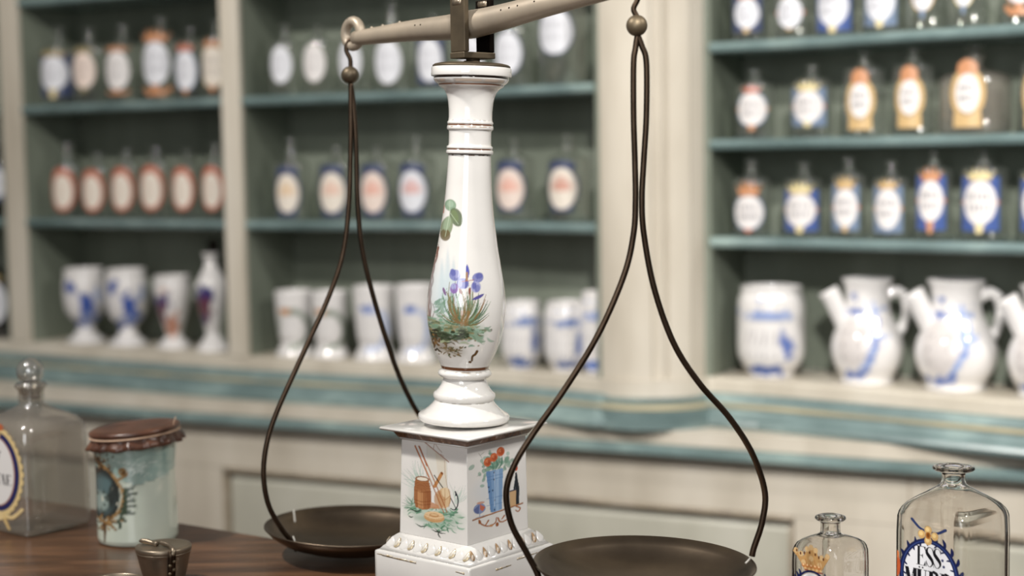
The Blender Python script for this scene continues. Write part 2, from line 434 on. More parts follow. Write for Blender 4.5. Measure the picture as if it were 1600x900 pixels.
sweep_obj('top_rail', lowf, [(-.14, z2), (.016, z2), (.016, z3+.0005), (-.14, z3+.0005)], M['cream'], base)
sweep_obj('carcass', lowf, [(-.14, z3), (-.004, z3), (-.004, .10), (-.14, .10)], M['cream_panel'], base)
sweep_obj('toe_board', lowf, [(-.14, .0995), (-.03, .0995), (-.03, 0.001), (-.14, 0.001)], M['cream_edge'], base)
panels = [(-140, 262), (348, 1240), (1500, 1890)]
stiles = [(263, 347), (1241, 1499)]
for a, b in stiles:
    sweep_obj('stile', low_path(a, b), [(-.0035, z3-.0005), (.016, z3-.0005), (.016, .105), (-.0035, .105)], M['cream'], base)
for a, b in panels:
    pth = low_path(a+.6, b-.6)
    sweep_obj('panel_moulding', pth, [(-.0035, z3-.0005), (.020, z3-.0005), (.021, z3-.005), (.014, z3-.010), (-.0035, z3-.016)], M['cream_edge'], base)
    sweep_obj('panel', low_path(a+9, b-9), [(-.0035, z3-.020), (.003, z3-.020), (.009, z3-.028), (.009, .14), (-.0035, .14)], M['cream_panel'], base)
    sweep_obj('bottom_rail', pth, [(-.0035, .139), (.016, .139), (.016, .105), (-.0035, .105)], M['cream'], base)
    for t in (a, b-7.5):
        sweep_obj('panel_moulding', low_path(t+.6, t+7), [(-.0035, z3-.0165), (.019, z3-.0165), (.019, .1395), (-.0035, .1395)], M['cream_edge'], base)
for a in (1420, 1444):
    sweep_obj('door_gap', low_path(a, a+2.5), [(.0162, z2-.002), (.0168, z2-.002), (.0168, .2), (.0162, .2)], M['cream_edge'], base)

TOPZ = 2.05
ZA, ZB, ZA2 = 1.480, 1.2285, 1.717
ZR1, ZR2, ZR3 = 1.546, 1.375, 1.201
def shelf_prof(zt, th=.019): return [(-DEP+.001, zt), (-.006, zt), (-.001, zt-.003), (.002, zt-.009), (-.001, zt-.016), (-.006, zt-th), (-DEP+.001, zt-th)]
def bay(name, label, ta, tb, levels, post_l=None, post_r=None):
    mid = plan((ta+tb)/2); o = thing(name, label, 'shelf', (mid[0], mid[1], ZL))
    sweep_obj('back_panel', plan_path(ta-12, tb+12, 14), [(-DEP-.014, ZL+.0005), (-DEP, ZL+.0005), (-DEP, TOPZ), (-DEP-.014, TOPZ)], M['green_in'], o)
    # thin vertical battens where the back boards meet
    for f in (.3, .62):
        t = ta+(tb-ta)*f
        sweep_obj('back_joint', plan_path(t, t+3, 3), [(-DEP+.0005, ZL+.001), (-DEP+.0025, ZL+.001), (-DEP+.0025, TOPZ-.03), (-DEP+.0005, TOPZ-.03)], M['green_in'], o)
    for s in levels:
        sweep_obj('shelf', plan_path(ta+.5, tb-.5, 16), shelf_prof(s), M['teal'], o)
    for e, sgn in ((ta, -1), (tb, 1)):
        t0, t1 = (e-9, e) if sgn < 0 else (e, e+9)
        sweep_obj('side_panel', plan_path(t0, t1, 3), [(-DEP+.001, ZL+.0005), (-.006, ZL+.0005), (-.006, TOPZ), (-DEP+.001, TOPZ)], M['green_in'], o)
    for pr in (post_l, post_r):
        if pr: sweep_obj('post', plan_path(pr[0], pr[1], 4), [(-.0055, ZL+.0005), (.004, ZL+.0005), (.004, TOPZ), (-.0055, TOPZ)], M['cream'], o)
    sweep_obj('top_board', plan_path(ta-9, tb+9, 12), [(-DEP, TOPZ+.0005), (.01, TOPZ+.0005), (.01, TOPZ+.03), (-DEP, TOPZ+.03)], M['cream'], o)
    return o
bay('shelving_bay', 'dark narrow end bay of shelving, cut off behind the left-hand cream post', -130, 13, [ZA2, ZA, ZB])
bay('shelving_bay', 'grey-green shelving bay holding six red-rimmed bottles, between two narrow cream posts', 48, 360, [ZA2, ZA, ZB], (21, 48.5), None)
bay('shelving_bay', 'middle grey-green shelving bay behind the scale, its teal shelves curving to the pillar', 390, 932, [ZA2, ZA, ZB], (360.5, 390), None)
bay('shelving_bay', 'brightly lit shelving bay with closely spaced teal shelves above two white jugs', 1110, 1880, [1.70, ZR1, ZR2, ZR3])

# pillar between middle and right bay: a shallow bowed pilaster on its own bowed foot
pa, pb = plan(941), plan(1106)
def bow(depth, grow=0.0, n=18):
    d = pb-pa; L = np.linalg.norm(d); d /= L; nn = np.array([d[1], -d[0]])
    s = np.linspace(-grow, 1+grow, n); u = (s+grow)/(1+2*grow)
    return pa + d*(s*L)[:, None] + nn*(depth*(1-np.abs(2*u-1)**2.6))[:, None]
pil = thing('pillar', 'broad cream pilaster with a bowed fluted face between middle and right shelving', 'pillar', (pa[0]/2+pb[0]/2, pa[1]/2+pb[1]/2, ZL))
def solid(name, arc, z0, z1, back, mat, parent):
    b = np.asarray(arc); nb = len(b); bk = np.array([b[-1]+np.array([0, back]), b[0]+np.array([0, back])])
    P = np.vstack([b, bk]); n = len(P); v = [(*p, z0) for p in P]+[(*p, z1) for p in P]
    f = [tuple(range(n))[::-1], tuple(range(n, 2*n))]+[(i, (i+1) % n, n+(i+1) % n, n+i) for i in range(n)]
    return link(name, mesh_np(name, np.array(v)-np.array(parent.location), f, smooth=False), mat, parent)
shaft = bow(.038, 0, 60)
d = pb-pa; d = d/np.linalg.norm(d); nn = np.array([d[1], -d[0]])
u = np.linspace(0, 1, 60)
rel = -.007*((np.abs(u-.50) < .035) | (np.abs(u-.60) < .02)) - .010*(u > .84)    # two flutes and a set-back right margin
shaft = shaft + nn*rel[:, None]
solid('shaft', shaft, ZL+.001, TOPZ, .15, M['cream'], pil)
FH = ZL-.026
for nm, dep, gr, za, zb, mt in [('foot_band', .044, .03, ZL-.030, ZL+.0005, 'cream'), ('foot_cornice', .056, .08, ZL-.040, ZL-.0305, 'teal'), ('foot_fillet', .064, .12, ZL-.049, ZL-.0405, 'gold_line'), ('foot_cornice', .074, .17, ZL-.065, ZL-.0495, 'teal'), ('foot_cornice', .084, .20, ZL-.082, ZL-.0655, 'teal')]:
    solid(nm, bow(dep, gr, 30), za, zb, .10, M[mt], pil)

# ------------------------------------------------------------------ bottles on the shelves
CR = {'gold': '#c2a475', 'paleg': '#d2c394', 'orange': '#bb8560', 'red': '#b8705a', 'olive': '#948760', 'blue': '#45598f', 'navy': '#3d4663', 'slate': '#6f7f96', 'white': '#d9d5d3', 'cool': '#d6d7dc', 'cream': '#dcd3c6', 'pink': '#dccbc0'}
def label_canvas(w, h, top, bot, st, seed, ss=3):
    """oval enamel label: w x h the oval, ornaments above and below; x from -w, y down from 0"""
    r = random.Random(seed); W = w*.78; c = Canvas(-W, -top, W, h+bot, ss)
    g = lambda k: CR.get(st.get(k), None)
    if g('bg'): c.poly([(-w*.60, -top*.3), (w*.60, -top*.3), (w*.60, h+bot*.75), (-w*.60, h+bot*.75)], g('bg'))
    if g('frame'):
        for k in range(22):
            t = k/22*2*PI; c.ell(w*.60*math.cos(t), h/2+(h*.56)*math.sin(t), w*.17, w*.17, g('frame'), 1)
        c.ell(0, -top*.35, w*.42, top*.6, CR['orange']); c.poly([(-w*.55, h*.95), (w*.55, h*.95), (w*.6, h+bot), (-w*.6, h+bot)], g('frame'))
        c.line([(-w*.3, h*.97), (0, h*1.05), (w*.3, h*.97)], 1.5, '#4a4a55')
    if g('rim'):
        k_ = st.get('rw', 2.6); c.ell(0, h/2-(k_-2.6), w/2+k_, h/2+k_+(k_-2.6), g('rim'), .95)
        if st.get('capped'): c.ell(0, -top*.25, w*.48, top*.75, g('rim')); c.poly([(-w*.42, h*.85), (w*.42, h*.85), (w*.40, h+bot), (-w*.40, h+bot)], g('rim'), .8)
        if st.get('rimtop'): c.ell(0, h*.13, w*.50, h*.20, g('rim'), 1)
    if g('crown'):
        cw = st.get('cw', .42)*w; y0 = 1; k = g('crown')
        c.poly([(-cw*.72, y0), (cw*.72, y0), (cw, -top*.6), (cw*.62, -top*.45), (cw*.4, -top*.92), (cw*.18, -top*.5), (0, -top), (-cw*.18, -top*.5), (-cw*.4, -top*.92), (-cw*.62, -top*.45), (-cw, -top*.6)], k)
        for q in (-1, -.4, 0, .4, 1): c.ell(cw*q, -top*(.62 if abs(q) == 1 else .9), 1.6, 1.6, k)
        c.line([(-cw*.7, 0), (cw*.7, 0)], 1.6, '#7a3c28', .8)
    if g('tail'):
        k = g('tail'); c.poly([(-w*.14, h-1), (w*.14, h-1), (w*.08, h+bot), (-w*.08, h+bot)], k)
        if st.get('wide'): c.line([(-w*.45, h+bot*.35), (-w*.2, h+bot*.75), (0, h+bot*.5), (w*.2, h+bot*.75), (w*.45, h+bot*.35)], bot*.5, k)
    if g('dots'):
        for q in (-1, 1): c.ell(q*(w/2+1.5), h*.5, 2.6, 3.6, g('dots'))
    c.ell(0, h/2, w/2, h/2, g('fill') or CR['white'])
    ink = st.get('ink', '#5a5560'); rows = st.get('rows', 2)
    for i in range(rows):                                  # short illegible writing, far out of focus
        y = h*(.36+.26*i) if rows > 1 else h*.5; x = -w*.30
        while x < w*.28:
            q = w*(.05+.05*r.random()); c.line([(x, y-h*.055), (x+r.uniform(-.4, .4), y+h*.055)], w*.06, ink, min(1, st.get('inka', .55)*1.3), .5); x += q+w*.05
    if st.get('band'): c.ell(0, h*.45, w*.36, h*.12, st['band'], .5, 0, 3); c.ell(0, h*.30, w*.24, h*.12, st['band'], .35, 0, 3)
    return c

def shelf_bottle(xc, w, yt, yb, top, bot, st, zs, label, group, rpx, stop_y=None, height=None, inset=.012, body_mat='shelf_glass', fat=False, stopper=True):
    """bottle standing on the shelf at height zs, its label seen at column xc between rows yt and yb"""
    p, n = stand(xc, zs+.05, inset)
    mpp = p[1]/FPX
    R = rpx*mpp
    view = np.array([-p[0], -p[1]]); view /= np.linalg.norm(view)
    n0 = n; n = n*.55+view*.45; n /= np.linalg.norm(n)   # bottles stand turned a little towards the room
    cosv = max(.35, float(view@n))
    ax = p - n*R                                           # axis of the bottle
    if (p-ax)@n0 < R-.004: ax = ax - n0*(R-(p-ax)@n0)
    a = math.asin(min(.9, w*mpp/(2*R*cosv)))
    zt, zb = at(xc, yt, p[1])[2], at(xc, yb, p[1])[2]
    ztop = zt + top*mpp
    H = height if height else max(at(xc+10, stop_y, p[1]+R)[2]-zs, ztop-zs+.03)
    sh = min(max(ztop-zs+.002, H*.55), H*.78) if not fat else H*.62
    o = thing('glass_bottle', label, 'bottle', (ax[0], ax[1], zs), math.atan2(n[1], n[0]), group)
    nr = R*.30 if not fat else R*.2
    hb = H*.86 if stopper else H
    prof = [(0, .001), (R*.9, .001), (R, .006), (R, sh*.5), (R, sh*.90), (R*.985, sh*.96), (R*.93, sh+(hb-sh)*.06), (R*.80, sh+(hb-sh)*.18), (R*.58, sh+(hb-sh)*.30), (nr*1.35, sh+(hb-sh)*.42), (nr*1.05, sh+(hb-sh)*.55), (nr, sh+(hb-sh)*.65), (nr, hb-.006), (nr*1.5, hb-.003), (nr*1.5, hb), (nr*.8, hb)]
    v, f = lathe(prof, 28); link('glass_body', mesh_np('glass_body', v, f), M[body_mat], o)
    if stopper:
        s = R*.34; zz = hb
        sp = [(nr*.7, zz-.01), (nr*.75, zz+.001), (s*.5, zz+.003), (s*.45, zz+(H-hb)*.3), (s, zz+(H-hb)*.6), (s*.9, zz+(H-hb)*.85), (0, H)]
        v, f = lathe(dense(sp, 16), 16); link('stopper', mesh_np('stopper', v, f), M['shelf_glass'], o)
    cv = label_canvas(w, yb-yt, top, bot, st, int(xc*7+yt))
    nu, nv = 44, 64; W = w*.78
    U, V = np.meshgrid(np.linspace(-W, W, nu), np.linspace(-top, (yb-yt)+bot, nv), indexing='ij')
    ang = np.clip(U/(w/2)*a, -1.5, 1.5); Z = zt-zs - V*(zt-zb)/(yb-yt)
    Z = np.maximum(Z, .002)
    rr = R+.0008
    pts = np.stack([rr*np.cos(ang), rr*np.sin(ang), Z], -1).reshape(-1, 3)
    lab = link('enamel_label', mesh_np('enamel_label', pts, grid_faces(nu, nv), cv.get(U, V).reshape(-1, 4)), M['enamel'], o)
    return o
ORD = ['first', 'second', 'third', 'fourth', 'fifth', 'sixth', 'seventh', 'eighth']
def row(rows, zs, where, group, **k):
    for i, (xc, w, yt, yb, top, bot, st, desc, rpx, sy) in enumerate(rows):
        kk = dict(k); kk.update(st.get('_', {}))
        shelf_bottle(xc, w, yt, yb, top, bot, st, zs, f'glass bottle with {desc}, {ORD[i]} from left on {where}', group, rpx, sy, **kk)
ga = dict(fill='cool', rows=2, inka=.35)
row([(82, 40, 88, 140, 12, 14, dict(ga, bg='navy', crown='olive', tail='paleg', cw=.5), 'olive-crowned label', 29, 40),
     (130, 33, 82, 138, 9, 6, dict(ga, fill='pink', crown='olive', tail='olive'), 'dull gold label', 28, 42),
     (182, 35, 80, 140, 9, 8, dict(ga, fill='white', crown='orange', tail='orange', wide=1, cw=.5), 'brown-ornamented label', 28, 38),
     (242, 40, 65, 133, 20, 17, dict(ga, crown='orange', tail='orange', wide=1, cw=.52), 'tall orange-crowned label', 30, 34),
     (289, 30, 80, 140, 13, 8, dict(ga, crown='red', tail='orange', rim='slate', cw=.45), 'red-crowned label', 27, 42),
     (331, 34, 72, 135, 12, 9, dict(ga, fill='cream', crown='orange', tail='orange', rim='gold'), 'gold-rimmed label', 22, 30)],
    ZA, "left bay's upper shelf", 'bottles on the upper shelf of the left bay')
rr_ = dict(rim='red', rw=5.5, _=dict(), fill='cream', rows=2, ink='#c9a08f', inka=.3)
row([(97, 28, 273, 325, 11, 6, rr_, 'red-rimmed oval label', 27, 222), (143, 26, 275, 326, 10, 6, rr_, 'red-rimmed oval label', 26, 238),
     (189, 27, 272, 325, 11, 6, rr_, 'red-rimmed oval label', 26, 232), (235, 29, 269, 324, 11, 6, rr_, 'red-rimmed oval label', 26, 228),
     (284, 26, 271, 324, 10, 6, rr_, 'red-rimmed oval label', 26, 232), (330, 26, 270, 324, 11, 6, rr_, 'red-rimmed oval label', 22, 222)],
    ZB, "left bay's lower shelf", 'red rimmed bottles on the lower shelf of the left bay')
wa = dict(fill='cool', rows=2, inka=.25)
row([(438, 32, 72, 130, 4, 4, wa, 'plain white label', 26, 36), (490, 33, 68, 128, 4, 4, dict(wa, fill='white'), 'plain white label', 27, 38),
     (546, 33, 64, 127, 4, 4, wa, 'white label behind hook', 27, 36), (605, 40, 62, 131, 4, 4, wa, 'wide white label', 31, 2),
     (670, 36, 60, 127, 5, 6, dict(wa, bg='navy'), 'white blue-bordered label', 28, 20), (735, 34, 55, 122, 4, 4, wa, 'white label behind the column', 27, 20),
     (792, 40, 50, 115, 7, 4, dict(wa, rim='navy'), 'blue-rimmed white label', 31, 10), (866, 50, 14, 84, 5, 5, dict(wa, rim='navy', _=dict(height=.205)), 'large high white label', 37, -50),],
    ZA, "middle bay's upper shelf", 'bottles on the upper shelf of the middle bay')
bb = dict(rim='navy', capped=1, rw=3.4, rows=1, ink='#c98a70', inka=.2)
row([(448, 34, 272, 332, 13, 8, dict(bb, fill='cream', band='#d8b27f'), 'navy-bordered yellowish label', 28, 215), (518, 38, 270, 332, 13, 8, dict(bb, fill='cream', band='#dca994'), 'navy-bordered peach label', 30, 226),
     (582, 37, 269, 332, 13, 8, dict(bb, fill='pink', band='#d98e79'), 'navy-bordered rosy label', 30, 226), (643, 40, 267, 331, 13, 8, dict(bb, fill='cool', band='#cf7c68'), 'red-crossed label', 31, 210),
     (795, 41, 264, 327, 14, 5, dict(bb, fill='pink', band='#d98e79'), 'tall navy cap, pink label', 31, 215), (877, 42, 262, 327, 12, 5, dict(bb, fill='cream', band='#b84f32'), 'navy cap and rust writing', 33, 208)],
    ZB, "middle bay's lower shelf", 'blue bordered bottles on the lower shelf of the middle bay')
r1 = dict(fill='cool', rows=2, inka=.5)
row([(1166, 37, -2, 44, 14, 8, dict(r1, bg='navy', crown='orange', tail='gold'), 'orange-topped label', 30, -60), (1233, 37, -5, 44, 12, 4, dict(r1, dots='red', tail='gold', crown='paleg'), 'red-dotted label', 30, -60),
     (1300, 45, -22, 40, 12, 12, dict(r1, bg='blue', tail='paleg', crown='gold'), 'blue-backed label', 32, -90), (1374, 42, -28, 32, 12, 12, dict(r1, bg='slate', tail='paleg', crown='gold'), 'slate-backed label', 32, -90),
     (1441, 30, -34, 16, 10, 14, dict(r1, tail='slate', rim='gold'), 'small gold-rimmed label', 31, -90), (1505, 26, -40, 9, 10, 14, dict(r1, tail='slate', rim='paleg'), 'small pale-rimmed label', 32, -100),
     (1592, 40, -45, 4, 10, 20, dict(r1, tail='orange', wide=1, rim='orange'), 'orange-footed label', 33, -110)],
    ZR1, "right bay's top shelf", 'bottles on the top visible shelf of the right bay', height=.128)
r2 = dict(fill='white', rows=2, inka=.5)
fr_ = dict(r2, frame='gold', ink='#3c3a40', inka=.7)
row([(1174, 42, 145, 196, 12, 9, dict(r2, crown='red', tail='orange', dots='orange', rim='slate', cw=.3), 'red-tipped white label', 31, 112),
     (1261, 44, 142, 191, 16, 8, dict(r2, bg='slate', crown='paleg', dots='red', tail='paleg'), 'gold-crowned label', 33, 118),
     (1343, 31, 130, 184, 24, 20, fr_, 'ornate gold frame', 34, 78), (1420, 31, 125, 179, 24, 22, fr_, 'turned gold-framed label', 33, 72),
     (1511, 36, 115, 176, 24, 24, dict(fr_, _=dict(height=.148, fat=True, body_mat='hazy_glass')), 'wide cloudy body', 56, 60), (1622, 36, 115, 176, 24, 24, dict(fr_, _=dict(height=.14)), 'gold-framed label', 34, 60)],
    ZR2, "right bay's second shelf", 'bottles on the second shelf of the right bay')
r3 = dict(fill='white', rows=2, inka=.55)
row([(1169, 42, 306, 358, 24, 6, dict(r3, crown='orange', rim='slate', tail='red'), 'orange-crowned oval label', 31, 248),
     (1249, 45, 303, 354, 20, 11, dict(r3, bg='blue', dots='red', crown='paleg', tail='paleg'), 'square blue label', 32, 252),
     (1320, 35, 295, 354, 20, 9, dict(r3, bg='slate', dots='red', crown='gold', tail='gold'), 'slate label dotted red', 29, 244),
     (1386, 37, 295, 358, 15, 8, dict(r3, bg='slate', dots='orange', crown='gold', tail='slate'), 'grey-backed oval label', 30, 250),
     (1453, 37, 282, 346, 21, 20, dict(r3, bg='blue', dots='red', crown='orange', tail='orange'), 'tall blue label', 30, 235),
     (1530, 48, 282, 351, 20, 15, dict(r3, bg='blue', dots='red', crown='paleg', tail='paleg'), 'broad yellow-crowned label', 38, 230),
     (1618, 40, 286, 352, 18, 14, dict(r3, bg='blue', crown='paleg', tail='orange'), 'blue label', 33, 235)],
    ZR3, "right bay's third shelf", 'bottles on the third shelf of the right bay')
# two dark bottles in the end bay, just showing beside the left post
shelf_bottle(-9, 30, 262, 310, 10, 6, dict(fill='cool', bg='navy', rows=1, inka=.2), ZB, 'dark bottle with blue label on the lower shelf of the end bay', 'bottles in the end bay', 21, 205, body_mat='dark_liquid')
shelf_bottle(-8, 30, 440, 506, 14, 6, dict(fill='cool', crown='olive', rows=1, inka=.2), ZL, 'dark bottle with gilt-topped label on the ledge of the end bay', 'bottles in the end bay', 21, 400, body_mat='dark_liquid')

# ------------------------------------------------------------------ lathe ware painted in pixels seen from the front
def px_ware(parent, name, xc, Yc, prof, cv, mat, nseg=96, nrow=72, sub=None, smoothp=True):
    """prof: (row, radius in pixels) from foot to rim; cv in pixel units; axis at column xc, depth Yc"""
    mpp = Yc/FPX*1.004
    p = np.asarray(prof, float)
    q = dense(p, nrow) if smoothp else p
    zz = np.array([at(xc, y, Yc)[2] for y in q[:, 0]])
    X = at(xc, q[len(q)//2, 0], Yc)[0]
    phi = math.atan2(-Yc, -X)                             # towards the camera
    th = np.linspace(0, 2*PI, nseg, endpoint=False)
    r = np.maximum(q[:, 1]*mpp, 1e-5)
    V = np.stack([np.cos(phi+th)[:, None]*r+X, np.sin(phi+th)[:, None]*r+Yc, np.broadcast_to(zz, (nseg, len(q)))], -1).reshape(-1, 3)
    PX = xc + np.sin(th)[:, None]*q[:, 1]; PY = np.broadcast_to(q[:, 0], PX.shape)
    cols = cv.get(PX, PY) if cv else np.zeros((nseg, len(q), 4))
    cols[np.cos(th) < -.05] = 0
    return link(name, mesh_np(name, V-np.array(parent.location), grid_faces(nseg, len(q), True), cols.reshape(-1, 4)), mat, parent)

def blob(cv, r, cx, cy, w, h, col, n, a=.7, s=3):
    for _ in range(n): cv.ell(cx+r.gauss(0, .4)*w, cy+r.gauss(0, .4)*h, r.uniform(.4, 1)*s, r.uniform(.3, .8)*s, col, a, r.random()*3, 1.2)

def ledge_ware(name, label, cat, group, xc, ytop, ybot, prof, paint, inset):
    p, n = stand(xc, ZL, inset); Yc = p[1]; X = p[0]
    o = thing(name, label, cat, (X, Yc, ZL), 0, group)
    # measured rows are moved so that the foot meets the ledge where the piece stands
    foot = proj((X, Yc, ZL+.0004))[1]
    k = (foot-ytop)/(ybot-ytop)
    rows = [(ytop+(y-ytop)*k, r) for y, r in prof]
    cv = Canvas(xc-70, ytop-25, xc+70, ybot+25, 2)
    if paint: paint(cv, random.Random(int(xc)))
    px_ware(o, 'vessel', xc, Yc, rows, cv, M['faience'])
    return o, Yc
def open_rim(prof, depth=30):
    y, r = prof[-1]; return prof+[(y-.8, r-1.2), (y+1, r-2.5), (y+depth*.5, r-4), (y+depth, r-8), (y+depth+1, 0)]
GOB = 'footed jars on the ledge'
def goblet(h0, yt, yb, w):
    H = yb-yt; y = lambda f: yb-H*f
    return open_rim([(y(0), 0), (y(.0), w*.9), (y(.04), w*.92), (y(.1), w*.64), (y(.17), w*.46), (y(.24), w*.43), (y(.29), w*.54), (y(.36), w*.78), (y(.45), w*.95), (y(.6), w*1.04), (y(.8), w*1.04), (y(.91), w*.98), (y(1), w*.97)], 26)
def g_blue(cv, r, xc, yt, yb):
    H = yb-yt
    cv.ell(xc-17, yt+H*.42, 12, 24, '#dcd9d8'); B = '#34509a'
    cv.line([(xc-6, yt+H*.34), (xc+2, yt+H*.40), (xc+8, yt+H*.50), (xc+16, yt+H*.52)], 13, B, .85, 3, 5)
    blob(cv, r, xc+2, yt+H*.43, 13, 22, B, 40, .9, 6); blob(cv, r, xc-21, yt+H*.22, 9, 12, B, 26, .85, 5)
    blob(cv, r, xc+4, yt+H*.62, 28, 12, '#6079bb', 34, .6, 6); blob(cv, r, xc-14, yt+H*.70, 18, 9, B, 26, .75, 5); blob(cv, r, xc+20, yt+H*.3, 8, 20, '#a9b6d8', 14, .5, 6)
    cv.ell(xc-17, yt+H*.45, 10, 21, '#dcd9d8', 1, 0, 4)
for i, (xc, yt, yb, w) in enumerate([(133, 420, 541, 32), (199, 421, 543, 32)]):
    ledge_ware('footed_jar', ['white footed jar with cobalt wreath, nearest the left cream post on the ledge', 'white footed jar with cobalt wreath, standing left of the purple-brown jar'][i], 'jar', GOB, xc, yt, yb, goblet(0, yt, yb, w), lambda cv, r, q=(xc, yt, yb): g_blue(cv, r, *q), .05)
def g_brown(cv, r, xc=270, yt=431, yb=546):
    blob(cv, r, xc-16, yt+42, 12, 16, '#443a72', 34, .9, 6); blob(cv, r, xc-20, yt+60, 12, 26, '#74505a', 44, .85, 6); blob(cv, r, xc-3, yt+78, 10, 24, '#b27d66', 40, .75, 6)
    blob(cv, r, xc-18, yt+20, 12, 6, '#d9b7a6', 10, .6, 4)
def slim(yt, yb, w):
    H = yb-yt; y = lambda f: yb-H*f
    return open_rim([(y(0), 0), (y(0), w*.84), (y(.05), w*.84), (y(.13), w*.55), (y(.19), w*.42), (y(.26), w*.48), (y(.45), w*.72), (y(.65), w*.9), (y(.82), w*.98), (y(.95), w*.95), (y(1), w*.97)], 26)
ledge_ware('footed_jar', 'white footed jar with purple and rusty-brown painting, right of two blue ones', 'jar', GOB, 270, 431, 546, slim(431, 546, 30), g_brown, .05)
def g_vase(cv, r, xc=331, yt=395, yb=549):
    blob(cv, r, xc-10, yt+66, 16, 16, '#38366f', 40, .9, 7); blob(cv, r, xc-14, yt+86, 14, 20, '#6a3d48', 44, .85, 7); blob(cv, r, xc-12, yt+104, 8, 10, '#40396c', 12, .7, 4)
H_ = lambda f: 549-154*f
o_, Yv = ledge_ware('footed_vase', 'white narrow-necked vase with purple painting and dark stopper against the cream post', 'vase', GOB, 331, 395, 549,
    [(H_(0), 0), (H_(0), 25), (H_(.05), 24), (H_(.12), 16), (H_(.18), 11), (H_(.25), 13), (H_(.42), 20), (H_(.58), 25), (H_(.7), 24), (H_(.8), 16), (H_(.88), 10), (H_(.94), 10), (H_(.98), 13), (H_(1), 13), (H_(1), 0)], g_vase, .045)
px_ware(o_, 'stopper', 333, Yv, [(398, 6), (392, 8), (386, 7), (381, 9), (376, 8), (373, 0)], None, M['iron'], 20, 16)
o_['label'] = o_['label']
def g_green(cv, r, xc, yt, yb):
    H = yb-yt; P = [(xc-14, yt+H*.28), (xc+8, yt+H*.30), (xc+22, yt+H*.5), (xc+16, yt+H*.72), (xc-6, yt+H*.80)]
    cv.line(P, 8, '#7d8a78', .9, 3); cv.line(P, 4, '#5f6e62', .7, 2); cv.ell(xc-15, yt+H*.265, 9, 5, '#c98a4e', 1, 0, 2)
    cv.ell(xc-24, yt+H*.5, 2.5, 26, '#8e9a8a', .6, .1, 2)
def g_lblue(cv, r, xc, yt, yb):
    H = yb-yt; P = [(xc-16, yt+H*.30), (xc+10, yt+H*.32), (xc+18, yt+H*.5), (xc+10, yt+H*.74), (xc-12, yt+H*.8)]
    cv.line(P, 9, '#9db0d8', .7, 4); blob(cv, r, xc-10, yt+H*.27, 16, 6, '#4f6cb4', 18, .75, 4); blob(cv, r, xc+20, yt+H*.55, 10, 30, '#a9b8da', 18, .5, 4)
for xc, yt, yb, w, fn, lab in [(460, 455, 561, 30, g_green, 'white footed jar with green ring and orange dot, left one of the pair'), (516, 456, 563, 29, g_green, 'white footed jar with green ring and orange dot, right one of the pair'),
                               (585, 448, 568, 33, g_lblue, 'white footed jar with pale blue wreath, seen between the left scale wires'), (650, 446, 571, 32, g_lblue, 'white footed jar with pale blue wreath, left of the porcelain column')]:
    H = yb-yt; y = lambda f: yb-H*f
    prof = open_rim([(y(0), 0), (y(0), w*.96), (y(.05), w*.97), (y(.12), w*.86), (y(.18), w*.76), (y(.24), w*.76), (y(.32), w*.85), (y(.6), w*.94), (y(.85), w*.99), (y(1), w*1.02)], 26)
    ledge_ware('footed_jar', lab, 'jar', GOB, xc, yt, yb, prof, lambda cv, r, q=(xc, yt, yb), f_=fn: f_(cv, r, *q), .05)
def alb(yt, yb, w):
    H = yb-yt; y = lambda f: yb-H*f
    return open_rim([(y(0), 0), (y(.0), w*.62), (y(.04), w*.67), (y(.1), w*.8), (y(.19), w*.94), (y(.3), w*1.0), (y(.6), w*1.0), (y(.8), w*.99), (y(.88), w*.95), (y(.93), w*.9), (y(.97), w*.9), (y(1), w*.91)], 26)
def g_alb(cv, r, xc, yt, yb, k=1.0, c1='#6f83b3', c2='#52699f'):
    H = yb-yt
    blob(cv, r, xc+4, yt+H*.27, 28*k, 7, c1, 50, .7, 5*k); blob(cv, r, xc-2, yt+H*.84, 22*k, 9, c2, 50, .75, 5*k); blob(cv, r, xc+20*k, yt+H*.55, 7*k, 26, c2, 40, .65, 4.5*k); blob(cv, r, xc, yt+H*.12, 22*k, 4, c1, 10, .5, 3*k)
    for i in range(3):
        for j in range(6): cv.line([(xc-20*k+j*6*k, yt+H*(.42+.12*i)), (xc-20*k+j*6*k+1, yt+H*(.47+.12*i))], 1.6*k, '#8c8088', .55)
for xc, yt, yb, w, lab in [(815, 471, 581, 33, 'greyish blue-painted drum jar right behind the porcelain column'), (884, 471, 584, 34, 'greyish blue-painted drum jar between column and pillar, second beside the column')]:
    ledge_ware('drum_jar', lab, 'jar', 'drum jars on the middle ledge', xc, yt, yb, alb(yt, yb, w), lambda cv, r, q=(xc, yt, yb): g_alb(cv, r, *q), .05)
ledge_ware('drum_jar', 'taller white jar with blue painting, half hidden by the pillar', 'jar', 'drum jars on the middle ledge', 928, 455, 589, alb(455, 589, 21), lambda cv, r: g_alb(cv, r, 928, 455, 589, .9, '#7f97cf', '#5a78bd'), .06)
ledge_ware('drum_jar', 'big white drum jar with blue garland, alone left of the two jugs', 'jar', None, 1205, 447, 598, alb(447, 598, 53), lambda cv, r: g_alb(cv, r, 1197, 447, 598, 1.45, '#879bc9', '#4764ab'), .065)

